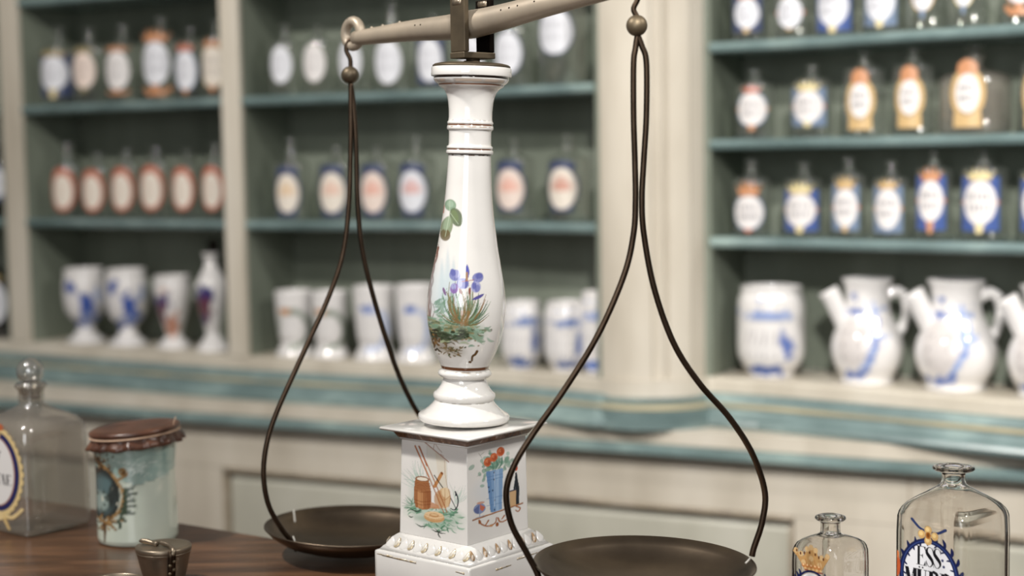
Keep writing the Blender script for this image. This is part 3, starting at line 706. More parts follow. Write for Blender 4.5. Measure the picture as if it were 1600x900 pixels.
def jug(name, label, xc, yt, yb, s, group):
    p, n = stand(xc, ZL, .075*s); Yc, X = p[1], p[0]
    o = thing(name, label, 'jug', (X, Yc, ZL), 0, group)
    foot = proj((X, Yc, ZL+.0004))[1]; yb0 = yb; H = foot-yt; y = lambda f: foot-H*f
    w = 54*s
    prof = [(y(0), 0), (y(0), w*.72), (y(.03), w*.74), (y(.08), w*.80), (y(.18), w*.96), (y(.32), w*1.04), (y(.45), w*.98), (y(.58), w*.80), (y(.7), w*.66), (y(.84), w*.62), (y(.93), w*.66), (y(1), w*.74), (y(1)-.8, w*.71), (y(.97), w*.66), (y(.85), w*.56), (y(.7), w*.55), (y(.69), 0)]
    cv = Canvas(xc-80, yt-25, xc+80, yb+30, 2); r = random.Random(int(xc)); k = s
    cv.ell(xc-21*k, y(.40), 25*k, 36*k, '#cfc9c6', 1, 0, 5)
    L = '#7c96cb'; D = '#4a68b0'
    for t in np.linspace(0, 1, 26):                        # loose garland down the right of the oval and under it
        gx = xc+(14-3*t-34*max(0, t-.45)**1.2*1.3)*k; gy = y(.62-.52*t)
        blob(cv, r, gx, gy, 9*k*(1-.4*t), 7, r.choice([L, L, D, '#94a9d6']), 5, .6, 4.2*k)
    blob(cv, r, xc-22*k, y(.095), 20*k, 7, D, 34, .6, 4.5*k); blob(cv, r, xc-4*k, y(.14), 16*k, 6, D, 14, .5, 4*k)
    blob(cv, r, xc-18*k, y(.70), 18*k, 6, D, 26, .6, 4*k); blob(cv, r, xc+12*k, y(.71), 16*k, 6, L, 20, .6, 4*k); blob(cv, r, xc-20*k, y(.84), 9*k, 9, D, 12, .6, 3.5*k); blob(cv, r, xc+24*k, y(.48), 10*k, 8, L, 14, .5, 3.5*k); blob(cv, r, xc+4*k, y(.78), 14*k, 8, '#a9b8dc', 10, .5, 4*k)
    for i, q in enumerate((.5, .38, .27)):
        for j in range(5): cv.line([(xc-36*k+j*6.5*k, y(q)-3), (xc-36*k+j*6.5*k, y(q)+3)], 1.8, '#6a6068', .6)
    px_ware(o, 'vessel', xc, Yc, prof, cv, M['faience'], 96, 90)
    mpp = Yc/FPX; base_ = np.array([X, Yc, ZL])
    pz = lambda dx, f, dy=0: np.array([X+dx*k*mpp, Yc+dy*mpp, at(xc, y(f), Yc)[2]])
    sp = dense([pz(-30, .44), pz(-40, .60), pz(-52, .78), pz(-62, .9)], 14)
    v, f = tube(sp, np.linspace(12, 16, 14)*k*mpp, 18, True); link('spout', mesh_np('spout', v-base_, f, np.zeros((len(v), 4))), M['faience'], o)
    hd = dense([pz(31, .83), pz(44, .88), pz(58, .82), pz(62, .68), pz(54, .52), pz(42, .42)], 24)
    v, f = tube(hd, np.linspace(8.5, 7.5, 24)*k*mpp, 14); h = link('handle', mesh_np('handle', v-base_, f, np.zeros((len(v), 4))), M['faience'], o)
    if s > 1.05:
        for i in range(6, 16, 2):
            v, f = ball(hd[i]+np.array([8*mpp, -3*mpp, 0]), 2.5*mpp, 8); link('painted_dot', mesh_np('painted_dot', v-base_, f), M['cobalt'], h)
    return o
jug('spouted_jug', 'white spouted jug with blue garland, beside the big drum jar', 1355, 436, 608, 1.0, 'spouted jugs on the right ledge')
jug('spouted_jug', 'larger white spouted jug with blue-dotted handle, right of the smaller jug', 1494, 438, 625, 1.13, 'spouted jugs on the right ledge')
jug('spouted_jug', 'white jug of which only the pale spout shows at the right edge', 1640, 447, 640, 1.13, 'spouted jugs on the right ledge')

# ------------------------------------------------------------------ counter
ta_, tb_ = on_z(280, 815, TT), on_z(420, 838, TT)
e = (tb_-ta_)[:2]; e /= np.linalg.norm(e); en = np.array([e[1], -e[0]])      # along the back edge; towards the camera
c0 = ta_[:2] - e*.9; c1 = ta_[:2] + e*1.9; DW = .95
ctr = thing('counter', 'dark brown polished wooden counter under the scale and bottles', 'table', (float((c0+c1)[0]/2), float((c0+c1)[1]/2), 0))
def slab(name, q, z0, z1, mat, parent, bw):
    v = np.array([(*p, z0) for p in q]+[(*p, z1) for p in q]); f = [(3, 2, 1, 0), (4, 5, 6, 7), (0, 1, 5, 4), (1, 2, 6, 5), (2, 3, 7, 6), (3, 0, 4, 7)]
    me = bevelled(name, v-np.array(parent.location), f, bw)
    bm = bmesh.new(); bm.from_mesh(me); bmesh.ops.recalc_face_normals(bm, faces=bm.faces[:]); bm.to_mesh(me); bm.free()
    return link(name, me, mat, parent)
slab('countertop', [c0, c1, c1+en*DW, c0+en*DW], TT-.035, TT, M['table'], ctr, .006)
i0 = c0+e*.04+en*.05; i1 = c1-e*.04+en*.05
slab('body', [i0, i1, i1+en*(DW-.1), i0+en*(DW-.1)], .06, TT-.0355, M['table'], ctr, .004)
slab('plinth', [i0+en*.03, i1+en*.03, i1+en*(DW-.13), i0+en*(DW-.13)], .0005, .0595, M['table'], ctr, .003)

# ------------------------------------------------------------------ the porcelain balance
Y0 = 1.54; AL = math.radians(40.5)
X0 = at(726.8, 905, Y0)[0]
eL = np.array([-math.cos(AL), math.sin(AL), 0]); eR = np.array([math.sin(AL), math.cos(AL), 0])
scale = thing('balance_scale', 'tall white porcelain balance scale with painted column and two dark hanging pans', 'scale', (X0, Y0, TT))
S0 = np.array([X0, Y0, TT])
def near_z(s, y):
    Yn = Y0 - s/2*(math.sin(AL)+math.cos(AL)); return at(738, y, Yn)[2]
def square_loft(levels, nu=1, sub=None):
    """levels: (side, z); four faces, nu columns to a face; returns verts, faces (local to scale)"""
    V = []
    for s, z_ in levels:
        cs = [-(eL+eR)*s/2, (eR-eL)*s/2, (eL+eR)*s/2, (eL-eR)*s/2]
        ring = []
        for i in range(4):
            a, b = cs[i], cs[(i+1) % 4]
            for k in range(nu): ring.append(a+(b-a)*k/nu+np.array([0, 0, z_-TT]))
        V.append(ring)
    V = np.array(V).transpose(1, 0, 2); n = 4*nu; m = len(levels)
    return V.reshape(-1, 3), grid_faces(n, m, True)
zz = near_z
sP = .1262
NOP = lambda v: np.zeros((len(v), 4))
gold = '#8a6238'
# plinth
pr = [(0.001, TT+.0004), (sP-.003, TT+.0004), (sP, TT+.003), (sP, zz(sP, 893)), (sP-.001, zz(sP, 890.5)), (sP-.004, zz(sP-.004, 888)), (.001, zz(sP-.004, 888))]
v, f = square_loft([(a, b) for a, b in pr], 40)
cols = np.zeros((len(v), 4)); rr = np.random.RandomState(5)
link('plinth', mesh_np('plinth', v, f, NOP(v), smooth=False), M['china'], scale)
# worn gilding streaks on the plinth: thin raised patches
# flared moulding
zf0 = zz(sP-.004, 887.8); zf1 = zz(.0908, 853)
fl_prof = [(.001, zf0), (sP-.006, zf0), (sP-.012, zf0+(zf1-zf0)*.22), (sP-.018, zf0+(zf1-zf0)*.38), (sP-.022, zf0+(zf1-zf0)*.62), (sP-.027, zf0+(zf1-zf0)*.82), (sP-.032, zf0+(zf1-zf0)*.95), (.0912, zf1), (.001, zf1)]
v, f = square_loft(fl_prof, 2); mould = link('leaf_moulding', mesh_np('leaf_moulding', v, f, NOP(v), smooth=False), M['china'], scale)
M['gilt'] = glazed('worn_gilt_glaze', '#e9dcc4', .2, .5)
n_ = NT('gilding'); f_ = n_.noise(220, 4); n_.link(n_.ramp(f_, [(.42, '#e6dfd2'), (.55, '#cdbb98'), (.74, '#a8895c')]), n_.p.inputs['Base Color']); n_.p.inputs['Roughness'].default_value = .22; n_.p.inputs['Metallic'].default_value = .25; M['gilding'] = n_.m
n_ = NT('brown_gilding'); f_ = n_.noise(260, 4); n_.link(n_.ramp(f_, [(.36, '#e2d9cd'), (.48, '#b0906c'), (.72, '#8a6a4a')]), n_.p.inputs['Base Color']); n_.p.inputs['Roughness'].default_value = .25; M['brown_gilding'] = n_.m
def leaf_mesh(w, h):
    """one acanthus bud of the moulding: a rounded teardrop, with a slim curl beside it"""
    nu, nv = 9, 9; U, V = np.meshgrid(np.linspace(-1, 1, nu), np.linspace(0, 1, nv), indexing='ij')
    wd = w*np.sin(PI*np.clip(V*.9+.08, 0, 1))**.7*(1.05-.5*V)
    x = U*wd + .25*w*np.sin(V*3); y = -.0020*np.sqrt(np.maximum(0, 1-U**2))*np.sin(PI*np.clip(V*.95+.03, 0, 1))**.5 - .0002
    return np.stack([x, y, V*h], -1).reshape(-1, 3), grid_faces(nu, nv)
lv, lf = leaf_mesh(.0050, (zf1-zf0)*.72)
lme_g = mesh_np('relief_leaf', lv, lf); lme_g.materials.append(M['gilding'])
lme_b = mesh_np('relief_leaf', lv, lf); lme_b.materials.append(M['brown_gilding'])
lme_w = mesh_np('relief_leaf', lv, lf, np.zeros((len(lv), 4))); lme_w.materials.append(M['china'])
tilt = math.atan2(.011, (zf1-zf0)*.72)
for i, (ea, eb) in enumerate([(eL, eR), (eR, eL), (eL, -eR), (eR, -eL)]):
    out = -eb; s_mid = sP-.0125
    for k in range(12):
        sgn = k % 2
        pos = out*(s_mid/2+.0004) + ea*(s_mid*(-.445+.89*k/11)) + np.array([0, 0, zf0+(zf1-zf0)*(.20 if sgn else .26)-TT])
        me_ = (lme_b if i == 1 else lme_g) if sgn == 0 else lme_w
        o = bpy.data.objects.new('relief_leaf', me_); C.objects.link(o); o.parent = mould
        o.location = pos; o.rotation_euler = (-tilt*.8, .28 if sgn == 0 else .1, math.atan2(out[1], out[0])+PI/2)
        o.scale = (.72, .55, .95) if sgn == 0 else (1.25, .5, 1.02)
# pedestal: white die with a painted scene on each visible face
LEAN = .013
def lean(v, z_from):
    v = np.array(v, float); v[:, 0] += np.maximum(0, v[:, 2]+TT-z_from)*LEAN; return v
zd0, zd1 = zf1+.0001, zz(.087, 700.5)
NU = 110; NV = 150
lv_ = np.linspace(0, 1, NV)
v, f = square_loft([(.001, zd0)]+[(.0905-.0035*t, zd0+(zd1-zd0)*t) for t in lv_]+[(.001, zd1)], NU)
# --- left face, pixel corners
def face_px(c, u, t):
    (tlx, tly), (trx, tr_y), (brx, bry), (blx, bly) = c
    xt, yt_ = tlx+(trx-tlx)*u, tly+(tr_y-tly)*u; xb, yb_ = blx+(brx-blx)*u, bly+(bry-bly)*u
    return xb+(xt-xb)*t, yb_+(yt_-yb_)*t
r = random.Random(11)
cvl = Canvas(618, 690, 742, 860, 4)
for q in ((682, 812, 40, 9, .55), (690, 824, 30, 8, .45), (652, 788, 12, 26, .35), (708, 806, 14, 10, .4)): cvl.ell(q[0], q[1], q[2], q[3], '#93b29e', q[4], 0, 12)
cvl.ell(684, 819, 30, 4, '#5d8a6c', .5, 0, 5); cvl.ell(690, 829, 22, 3, '#6f9a7d', .4, 0, 5)
def tuft(cv, x, y, n, L, spread, cols, w=.8, up=-PI/2, a=.6):
    for _ in range(n):
        an = up+r.gauss(0, spread); l = L*r.uniform(.5, 1); cv.leaf(x+r.gauss(0, 2), y, x+math.cos(an)*l, y+math.sin(an)*l, w, r.choice(cols), a, r.uniform(-.15, .15))
G = ['#7d9a86', '#5d8a6a', '#8fae9b', '#4f7a60']
# grass and ground
tuft(cvl, 660, 770, 34, 45, .55, ['#a9bfb2', '#8fae9b', '#b9c9bf'], 1.1, -PI*.62, .5); tuft(cvl, 716, 790, 16, 36, .5, ['#b3c6ba', '#c3d0c6'], 1, -PI*.36, .5)
tuft(cvl, 648, 800, 26, 22, .8, G, 1.2, -PI*.7, .5)
for _ in range(70):
    x = r.uniform(640, 722); y = 806+r.gauss(0, 4)+abs(x-682)*.02; cvl.leaf(x, y, x+r.uniform(-16, 16), y+r.uniform(-3, 6), r.uniform(1.5, 4), r.choice(['#9cb8a5', '#7ea58c', '#6b9a7c', '#4d7d62', '#b9c9b8']), .5)
for _ in range(40):
    x = r.uniform(662, 722); y = 824+r.gauss(0, 5); cvl.leaf(x, y, x+r.uniform(-10, 16), y+r.uniform(0, 8), r.uniform(1, 3), r.choice(['#8fb29b', '#69977a', '#4d7d62']), .5)
for xa, ya, xb, yb in [(640, 805, 660, 806), (638, 817, 646, 818), (650, 828, 668, 830), (682, 832, 700, 838), (688, 836, 692, 846), (676, 834, 696, 834)]: cvl.leaf(xa, ya, xb, yb, 1.8, '#27382f', .85)
# sail, poles, barrel, basket, anchor
cvl.poly([(669.5, 703), (696, 722), (701, 728), (702.5, 768), (690, 772), (668, 750)], '#d9d6cb', .75)
cvl.poly([(682, 712), (700, 724), (702.5, 768), (690, 770)], '#d2c6ae', .45); cvl.line([(697.5, 724), (698.5, 745), (702.8, 768)], .9, '#a9896a', .8)
cvl.line([(666, 699), (704, 726)], 1.3, '#9b5f3f'); cvl.line([(666, 699), (680, 698), (688, 707), (693, 712)], .7, '#9b6a4c'); cvl.line([(680, 707), (681, 698)], .8, '#9b6a4c'); cvl.line([(691, 715), (696, 718)], .7, '#9b6a4c')
cvl.line([(692, 748), (706, 728)], 0.1, '#b98556', 0)
cvl.line([(682, 766), (693, 745)], 5.2, '#b98352'); cvl.ell(693.3, 744.6, 2.4, 1.5, '#7a4a2c', 1, 1); cvl.line([(681, 749), (695, 767)], 1.6, '#20242a')
cvl.ell(697, 783, 11, 16, '#d2b48c'); cvl.ell(690, 786, 9, 14, '#bd9268', .8); cvl.ell(700, 774, 7, 8, '#ddc6a2', .9)
cvl.line([(686, 778), (697, 786), (707, 778)], .8, '#a5734a', .8); cvl.line([(698, 768), (699, 798)], .8, '#a5734a', .8); cvl.line([(704, 768), (707, 780), (705, 796)], 1.1, '#9a6a44', .8)
cvl.poly([(672, 790), (688, 795), (690, 801), (668, 802)], '#c08a63', .9)
cvl.poly([(650, 757), (647.5, 775), (647.5, 790), (650, 802), (662, 805), (673, 803), (676, 790), (676, 775), (672, 757)], '#a06a44')
cvl.poly([(653, 775), (662, 777), (663, 803), (654, 802)], '#c79465', .7); cvl.poly([(668, 775), (675, 774), (675, 800), (670, 803)], '#8a5232', .6)
for y in (763, 765.5, 768, 771): cvl.line([(648.5, y-1), (661, y+1.2), (675.5, y-1)], .7, '#7c4527', .8)
for y in (776, 791, 796): cvl.line([(647.8, y-1), (661, y+1.5), (676, y-1)], .9, '#7c4527', .85)
for x in (653, 660, 667): cvl.line([(x, 773), (x-.3, 802)], .5, '#7c4527', .5)
cvl.ell(661.5, 756.5, 11.5, 4.2, '#8a5a38'); cvl.ell(661.5, 756.8, 9, 2.8, '#e6ddcc')
for q in ((650, 706, 697, 806), (656, 706, 702, 804)): cvl.line([q[:2], ((q[0]+q[2])/2+(.5 if q[0] < 653 else 1), (q[1]+q[3])/2), q[2:]], 1.9, '#a2653f', 1, .5, 1.5)
cvl.line([(650, 706), (672, 752)], 2.4, '#b06f47'); cvl.line([(657, 706.5), (669, 735)], 2.3, '#a2603c')
cvl.line([(708, 782), (717, 798)], 1.4, '#1f262d'); cvl.line([(715, 771), (719, 780), (719, 792), (714, 799.5), (708, 798)], 2.4, '#1f2a33', 1, .5, 1.4); cvl.poly([(714, 770), (719, 776), (715, 778)], '#1f2a33')
cvl.ell(681, 815, 17, 8, '#c9a070'); cvl.ell(681, 812, 16, 6.2, '#e0c096'); cvl.ell(681, 811.5, 8, 2.8, '#b98a5a'); cvl.ell(681, 811, 6, 1.6, '#d9b88c')
for q in (814.5, 818, 821): cvl.line([(666, q-3), (681, q), (697, q-4)], .6, '#a87848', .7)
# --- right face
cvr = Canvas(728, 690, 832, 860, 4)
cvr.ell(772, 772, 26, 20, '#b9cfe4', .22, 0, 16)
for _ in range(74):
    x = 775+r.gauss(0, 11); y = 730+r.gauss(0, 9); cvr.ell(x, y, r.uniform(2.5, 5.5), r.uniform(1.8, 3.6), r.choice(['#86a795', '#5f8a72', '#9cb9a8', '#7fa08d']), .7, r.random()*3)
for x, y in [(758, 755), (756, 764), (760, 748), (755, 725), (797, 735), (803, 731), (752, 745)]: cvr.ell(x, y, 3.5, 2.4, '#86a795', .75, r.random()*3)
for xa, ya, xb, yb in [(756, 722, 750, 712), (752, 716, 758, 712), (754, 745, 748, 748), (797, 728, 806, 732)]: cvr.line([(xa, ya), (xb, yb)], .6, '#6b6a55', .7)
for x, y, s in [(764, 728, 7.2), (773.5, 722, 7), (784, 714.5, 7.4)]:
    cvr.ell(x, y, s*.85, s, '#c8683f'); cvr.ell(x+1, y+1, s*.5, s*.6, '#a94c2a', .8); cvr.ell(x-1.2, y-1.5, s*.3, s*.35, '#df8a60', .9); cvr.line([(x-3, y+2), (x, y-2), (x+3, y+2)], .8, '#8e3c20', .7)
for xa, ya, xb, yb in [(772, 742, 768, 728), (776, 742, 777, 726), (780, 742, 786, 722), (774, 740, 764, 736)]: cvr.leaf(xa, ya, xb, yb, 2.4, '#5b8470', .85)
cvr.poly([(761.5, 743), (788, 741), (786, 806), (777, 809), (769, 808)], '#7fa0c6'); cvr.poly([(761.5, 743), (768, 742.5), (773, 808), (769, 808)], '#6388b6', .8); cvr.poly([(777, 742), (782, 741.5), (781, 808), (777, 809)], '#a6c0dc', .7)
for q in (752, 757, 786, 797): cvr.line([(763, q), (787, q-1.5)], .9, '#5a7ea9', .8)
for q in ((774, 746), (774, 757), (772, 774), (766, 768), (775, 790), (775, 805), (767, 775)): cvr.ell(q[0], q[1], .9, 1.6, '#23324a')
cvr.line([(775, 745), (775, 800)], .5, '#dce9f4', .9)
cvr.poly([(804, 776), (806, 764), (807, 752), (809.5, 752), (811, 764), (813, 776), (812.5, 804), (805, 805)], '#252a30'); cvr.ell(808.3, 745, 2.6, 4.2, '#c8583a'); cvr.line([(807, 775), (807, 800)], .9, '#5a656e', .8)
cvr.poly([(797, 780), (808, 779), (808, 804), (798, 806)], '#c9a67c'); cvr.poly([(797, 779), (808, 778), (808, 780.5), (797, 781.5)], '#454350')
cvr.ell(752.5, 799, 9, 8, '#8492b6'); cvr.poly([(744, 799), (752, 793), (752, 807), (747, 805)], '#55608f', .8); cvr.poly([(753, 792), (761, 798), (757, 804), (753, 800)], '#c8683f', .9); cvr.ell(754, 790, 6, 2, '#c88a6a', .8); cvr.line([(753, 807), (753, 812)], 1.2, '#8fa0b8'); cvr.line([(747, 813), (759, 811)], 1.3, '#8fa0b8')
cvr.line([(743, 815), (818, 803)], 2.2, '#8a5230'); cvr.line([(743, 814.4), (818, 802.4)], .7, '#d09a68')
for pts in ([(752, 817), (756, 824), (766, 829), (776, 826), (778, 818)], [(780, 819), (784, 826), (794, 824), (798, 814)], [(766, 820), (762, 826)], [(790, 817), (786, 822)], [(808, 806), (814, 810), (811, 815), (807, 812)]): cvr.line(pts, 2.4, '#a5663c', 1, .5, 1.6)
cvr.ell(779, 829, 2.4, 3.4, '#9a5c34'); cvr.ell(753, 820, 2, 3, '#9a5c34'); cvr.ell(770, 829, 3, 1.8, '#c08a5c')
cols = np.zeros((4*NU, NV+2, 4))
T_, U_ = np.meshgrid(lv_, np.linspace(0, 1, NU, endpoint=False))
# ring order: near -> (eR-eL) is the near->right... corner 0 near, 1 right, 2 far, 3 left
cx, cy = face_px([(732, 702), (824, 694), (826, 845), (736, 853)], U_, T_); cols[:NU, 1:-1] = cvr.get(cx, cy)
cx, cy = face_px([(628, 697), (732, 702), (736, 853), (623, 845)], U_, T_); cols[3*NU:, 1:-1] = cvl.get(cx, cy)
link('pedestal', mesh_np('pedestal', lean(v, zd0), f, cols.reshape(-1, 4), smooth=False), M['china'], scale)
# cap slab with brown cove
sC = .1185; zc1 = zz(sC, 685.5); zc0 = zz(sC, 692.0)
cap = [(.001, zc0), (sC-.006, zc0), (sC-.002, zc0+.0006), (sC-.0004, zc0+.0016), (sC, (zc0+zc1)/2), (sC-.0006, zc1-.0012), (sC-.002, zc1-.0005), (sC-.005, zc1), (.001, zc1)]
v, f = square_loft(cap, 2); link('cap_slab', mesh_np('cap_slab', lean(v, zd0), f, NOP(v), smooth=False), M['china'], scale)
n_ = NT('brown_lustre'); f_ = n_.noise(160, 5, (1, 1, .3)); n_.link(n_.ramp(f_, [(.3, '#cfc3b4'), (.4, '#8a654a'), (.7, '#5f4330')]), n_.p.inputs['Base Color']); n_.p.inputs['Roughness'].default_value = .2; M['brown_lustre'] = n_.m
zcv0 = zd1+.0001
cove = [(.001, zcv0+.0018), (.0905, zcv0+.0018), (.0925, zcv0+.0026), (.098, zc0-.0022), (.1065, zc0-.0002), (.001, zc0-.0002)]
v, f = square_loft(cove, 2); link('brown_cove', mesh_np('brown_cove', lean(v, zd0), f, smooth=False), M['brown_lustre'], scale)
v, f = square_loft([(.001, zcv0), (.0895, zcv0), (.0902, zcv0+.0016), (.001, zcv0+.0016)], 2); link('cap_fillet', mesh_np('cap_fillet', lean(v, zd0), f, NOP(v), smooth=False), M['china'], scale)
# worn streaks of gilding on the plinth
sg = random.Random(4)
for side, (ea, eb) in enumerate([(eL, eR), (eR, eL)]):
    for a0, a1, zf in ([(.05, .42, .0), (-.45, -.36, -.0005), (.30, .48, .0008)] if side == 0 else [(-.2, -.02, -.004), (.05, .3, 0), (.3, .45, -.003)]):
        zc = zz(sP, 899)-TT+zf
        p0 = -eb*(sP/2+.00009)+ea*sP*a0*(1 if side == 0 else 1); p1 = -eb*(sP/2+.00009)+ea*sP*a1
        q = np.array([p0+[0, 0, zc], p1+[0, 0, zc+.0008], p1+[0, 0, zc+.0016], p0+[0, 0, zc+.0022]]); th = -eb*.00008
        v = np.vstack([q-th*1, q+th]); f = np.array([(0, 1, 2, 3), (7, 6, 5, 4), (0, 4, 5, 1), (1, 5, 6, 2), (2, 6, 7, 3), (3, 7, 4, 0)])
        link('gilt_streak', mesh_np('gilt_streak', v, f, smooth=False), M['gilding'], scale)

# column: turned along a slightly leaning axis
B0 = at(724.6, 657.5, Y0); T0 = at(736.7, 105, Y0); ax_ = T0-B0; AXL = np.linalg.norm(ax_); ax_ /= AXL
ROTC = np.array(Vector((0, 0, 1)).rotation_difference(Vector(ax_)).to_matrix()); MPP = Y0/FPX*1.003
def col_z(y): return (657.5-y)/552.5*AXL
def turned(name, rows, parent, mat, nseg=72, cv=None, nfront=None, bands=None, dn=None, flip=False):
    q = np.asarray(rows, float)
    if dn: q = dense(q, dn)
    phi = math.atan2(-Y0, -X0)
    if nfront:
        th = np.concatenate([np.linspace(-1.75, 1.75, nfront), np.linspace(1.75, 2*PI-1.75, 26)[1:-1]])
    else: th = np.linspace(0, 2*PI, nseg, endpoint=False)
    r_ = np.maximum(q[:, 1]*MPP, 1e-5); zc = np.array([col_z(y) for y in q[:, 0]])
    V = np.stack([np.cos(phi+th)[:, None]*r_, np.sin(phi+th)[:, None]*r_, np.broadcast_to(zc, (len(th), len(q)))], -1).reshape(-1, 3)
    V = V @ ROTC.T + (B0-S0)
    cols = np.zeros((len(th), len(q), 4))
    axx = lambda y: 724.6+(657.5-y)/552.5*12.1
    if cv:
        PX = np.array([axx(y) for y in q[:, 0]])[None]+np.sin(th)[:, None]*q[:, 1]; PY = np.broadcast_to(q[:, 0], PX.shape)
        cols = cv.get(PX, PY); cols[np.abs(th) > 1.6] = 0
    if bands:
        rs = np.random.RandomState(int(q[0, 0])); wob = np.array([sum(math.sin(k*t+p)*a for k, p, a in [(3, 1, .25), (7, 2.2, .2), (13, .5, .2), (23, 4, .15)]) for t in th])
        for yb_, hw, c, thr in bands:
            al = np.clip((hw+.6-np.abs(q[:, 0]-yb_))/.6, 0, 1)[None]*np.clip((wob+thr)*2.5, 0, 1)[:, None]
            cols[..., :3] = cols[..., :3]*(1-al[..., None])+np.array(lin(c))*al[..., None]; cols[..., 3] = np.maximum(cols[..., 3], al)
    return link(name, mesh_np(name, V, grid_faces(len(th), len(q), True), cols.reshape(-1, 4)), mat, parent)
BR = '#6b4630'
base_rows = [(657.3, 0), (657.3, 66), (656, 69), (652, 71.8), (647.5, 71.5), (645, 69.5), (644, 67.5), (641, 62), (636, 56), (630, 50), (625, 46.5), (624, 45.2), (622.5, 46.5), (619.5, 48.6), (616, 49), (612.5, 48), (610, 44.5), (606, 41), (600, 37), (594, 34.6), (589.5, 33.6), (588.5, 33.8), (587.5, 37), (584.5, 41), (581.5, 42.4), (578, 41), (576, 38.5), (575.2, 36.5), (575.1, 0)]
def fine(rows, k=3):
    out = []
    for a, b in zip(rows[:-1], rows[1:]):
        for i in range(k): out.append((a[0]+(b[0]-a[0])*i/k, a[1]+(b[1]-a[1])*i/k))
    return out+[rows[-1]]
turned('turned_foot', fine(base_rows, 2), scale, M['china'], 120, bands=[(576.2, .5, '#b59c84', -.05), (624, .4, '#c9beb0', .1)])
body_rows = [(574.9, 36.6), (572, 37.4), (567, 39.4), (558, 44), (547.5, 48.6), (531, 54), (515, 57.8), (500, 60.4), (483, 61.7), (467, 61.5), (451, 59.8), (435, 57.2), (418.7, 54), (402, 50.8), (386.5, 47.8), (370, 45.2), (354, 42.8), (338, 40.4), (322, 38.4), (306, 36.8), (290, 35.6), (276, 34.8), (253, 33.6), (240.2, 33)]
r = random.Random(21)
cvb = Canvas(655, 235, 800, 580, 4)
# clover leaf
for x, y, rx, ry, ro, c in [(704, 318, 9, 9, 0, '#7f9a7e'), (704, 316, 5, 5, 0, '#9db39c'), (713, 336, 9.5, 14.5, -.35, '#5c6a4c'), (711, 334, 5, 10, -.35, '#75845f'), (698, 352, 9, 17, .3, '#7d8b6a'), (696, 364, 8, 9, .2, '#6b5f42'), (699, 346, 5, 11, .3, '#94a58a')]: cvb.ell(x, y, rx, ry, c, .92, ro, 1.4)
for q in ([(703, 311), (703, 330)], [(704, 330), (716, 346)], [(703, 331), (696, 366)]): cvb.line(q, .8, '#b9c7ae', .8)
cvb.line([(694, 320), (693, 330)], 2.4, '#b5573c', .8, 1.2)
# twisted branch along the left edge
for k, (xa, xb) in enumerate([(0, 3), (2.5, -.5)]):
    cvb.line([(684+xa*.6, 384), (680+xb, 400), (676+xa, 418), (674+xb, 436), (671.5+xa, 455), (671+xb, 475), (671+xa, 494)], 2.6, '#7d4a38', .9, .8)
cvb.line([(685, 380), (686, 386), (682, 398), (679, 402)], .9, '#7d4a38', .9); cvb.line([(676, 470), (679.5, 480), (676, 492)], 1.4, '#7d4a38', .9)
cvb.line([(671, 420), (670, 492)], 2.2, '#9a6a54', .7, 1.2)
# misty spruces and water
for x, y0_, y1_, w in [(700, 390, 470, 9), (691, 410, 478, 8), (709, 405, 465, 6)]:
    for k in range(12): f = k/11; cvb.ell(x, y0_+(y1_-y0_)*f, 1+w*f, 4, '#b3c4cb', .5, 0, 5)
cvb.ell(692, 455, 22, 44, '#c3d2d6', .6, 0, 18)
for _ in range(20): cvb.leaf(r.uniform(678, 694), 475+r.gauss(0, 6), r.uniform(676, 700), 470+r.gauss(0, 7), 3, r.choice(['#7d9a8a', '#93ab9c', '#6d8a78']), .5)
# bank
for q in ((694, 506, 42, 13, '#8f9a7c', .6), (700, 500, 46, 7, '#93ad94', .5), (690, 519, 36, 8, '#4c5644', .7), (684, 530, 20, 12, '#5d5038', .55), (706, 541, 17, 8, '#766a4c', .55), (744, 512, 14, 10, '#9db8a4', .5)): cvb.ell(q[0], q[1], q[2], q[3], q[4], q[5], .05, 9)
for _ in range(130):
    x = r.uniform(668, 748); k = (x-668)/80; y = 506+6*k+r.gauss(0, 9-3*k); cvb.leaf(x, y, x+r.uniform(-18, 18), y+r.uniform(-3, 3), r.uniform(2, 6), r.choice(['#8f9270', '#6e7a5a', '#7c9a80', '#a7b58f', '#5a6a50', '#84a58e', '#9a8a62']), .5)
for _ in range(60):
    x = r.uniform(668, 730); y = 519+r.gauss(0, 4)-(x-668)*.08; cvb.leaf(x, y, x+r.uniform(-14, 22), y+r.uniform(-3, 3), r.uniform(2, 4.5), r.choice(['#33402f', '#3f4a36', '#4c5a44', '#2b3327']), .55)
for _ in range(26):
    x = r.uniform(728, 762); y = 508+r.gauss(0, 5); cvb.leaf(x, y, x+r.uniform(0, 12), y+r.uniform(-2, 8), r.uniform(1.5, 3.5), r.choice(['#9db8a4', '#7c9a80', '#8ea791']), .5)
for _ in range(46):
    x = 706+r.gauss(0, 10); y = 540+r.gauss(0, 5); cvb.leaf(x, y, x+r.uniform(-9, 9), y+r.uniform(-4, 4), r.uniform(1, 3), r.choice(['#7a6a4a', '#6a5a40', '#5c6448', '#8a7a5a']), .6)
for _ in range(24):
    x = 680+r.gauss(0, 5); y = 532+r.gauss(0, 6); cvb.leaf(x, y, x+r.uniform(-6, 6), y+r.uniform(0, 6), 3, r.choice(['#4a3b28', '#6a5234', '#8c6c44']), .6)
for x, y in [(728, 522), (736, 520), (742, 524), (748, 516), (750, 526), (747, 532), (745, 540), (733, 519), (686, 549), (704, 552), (716, 546)]: cvb.ell(x, y, 1.6, 1.1, '#8a6a40', .8)
cvb.line([(745, 541), (742, 546), (738, 549), (737, 556)], 4.2, '#5f4526', 1, .8, 3); cvb.ell(734, 558.5, 2.6, 2, '#5f4526')
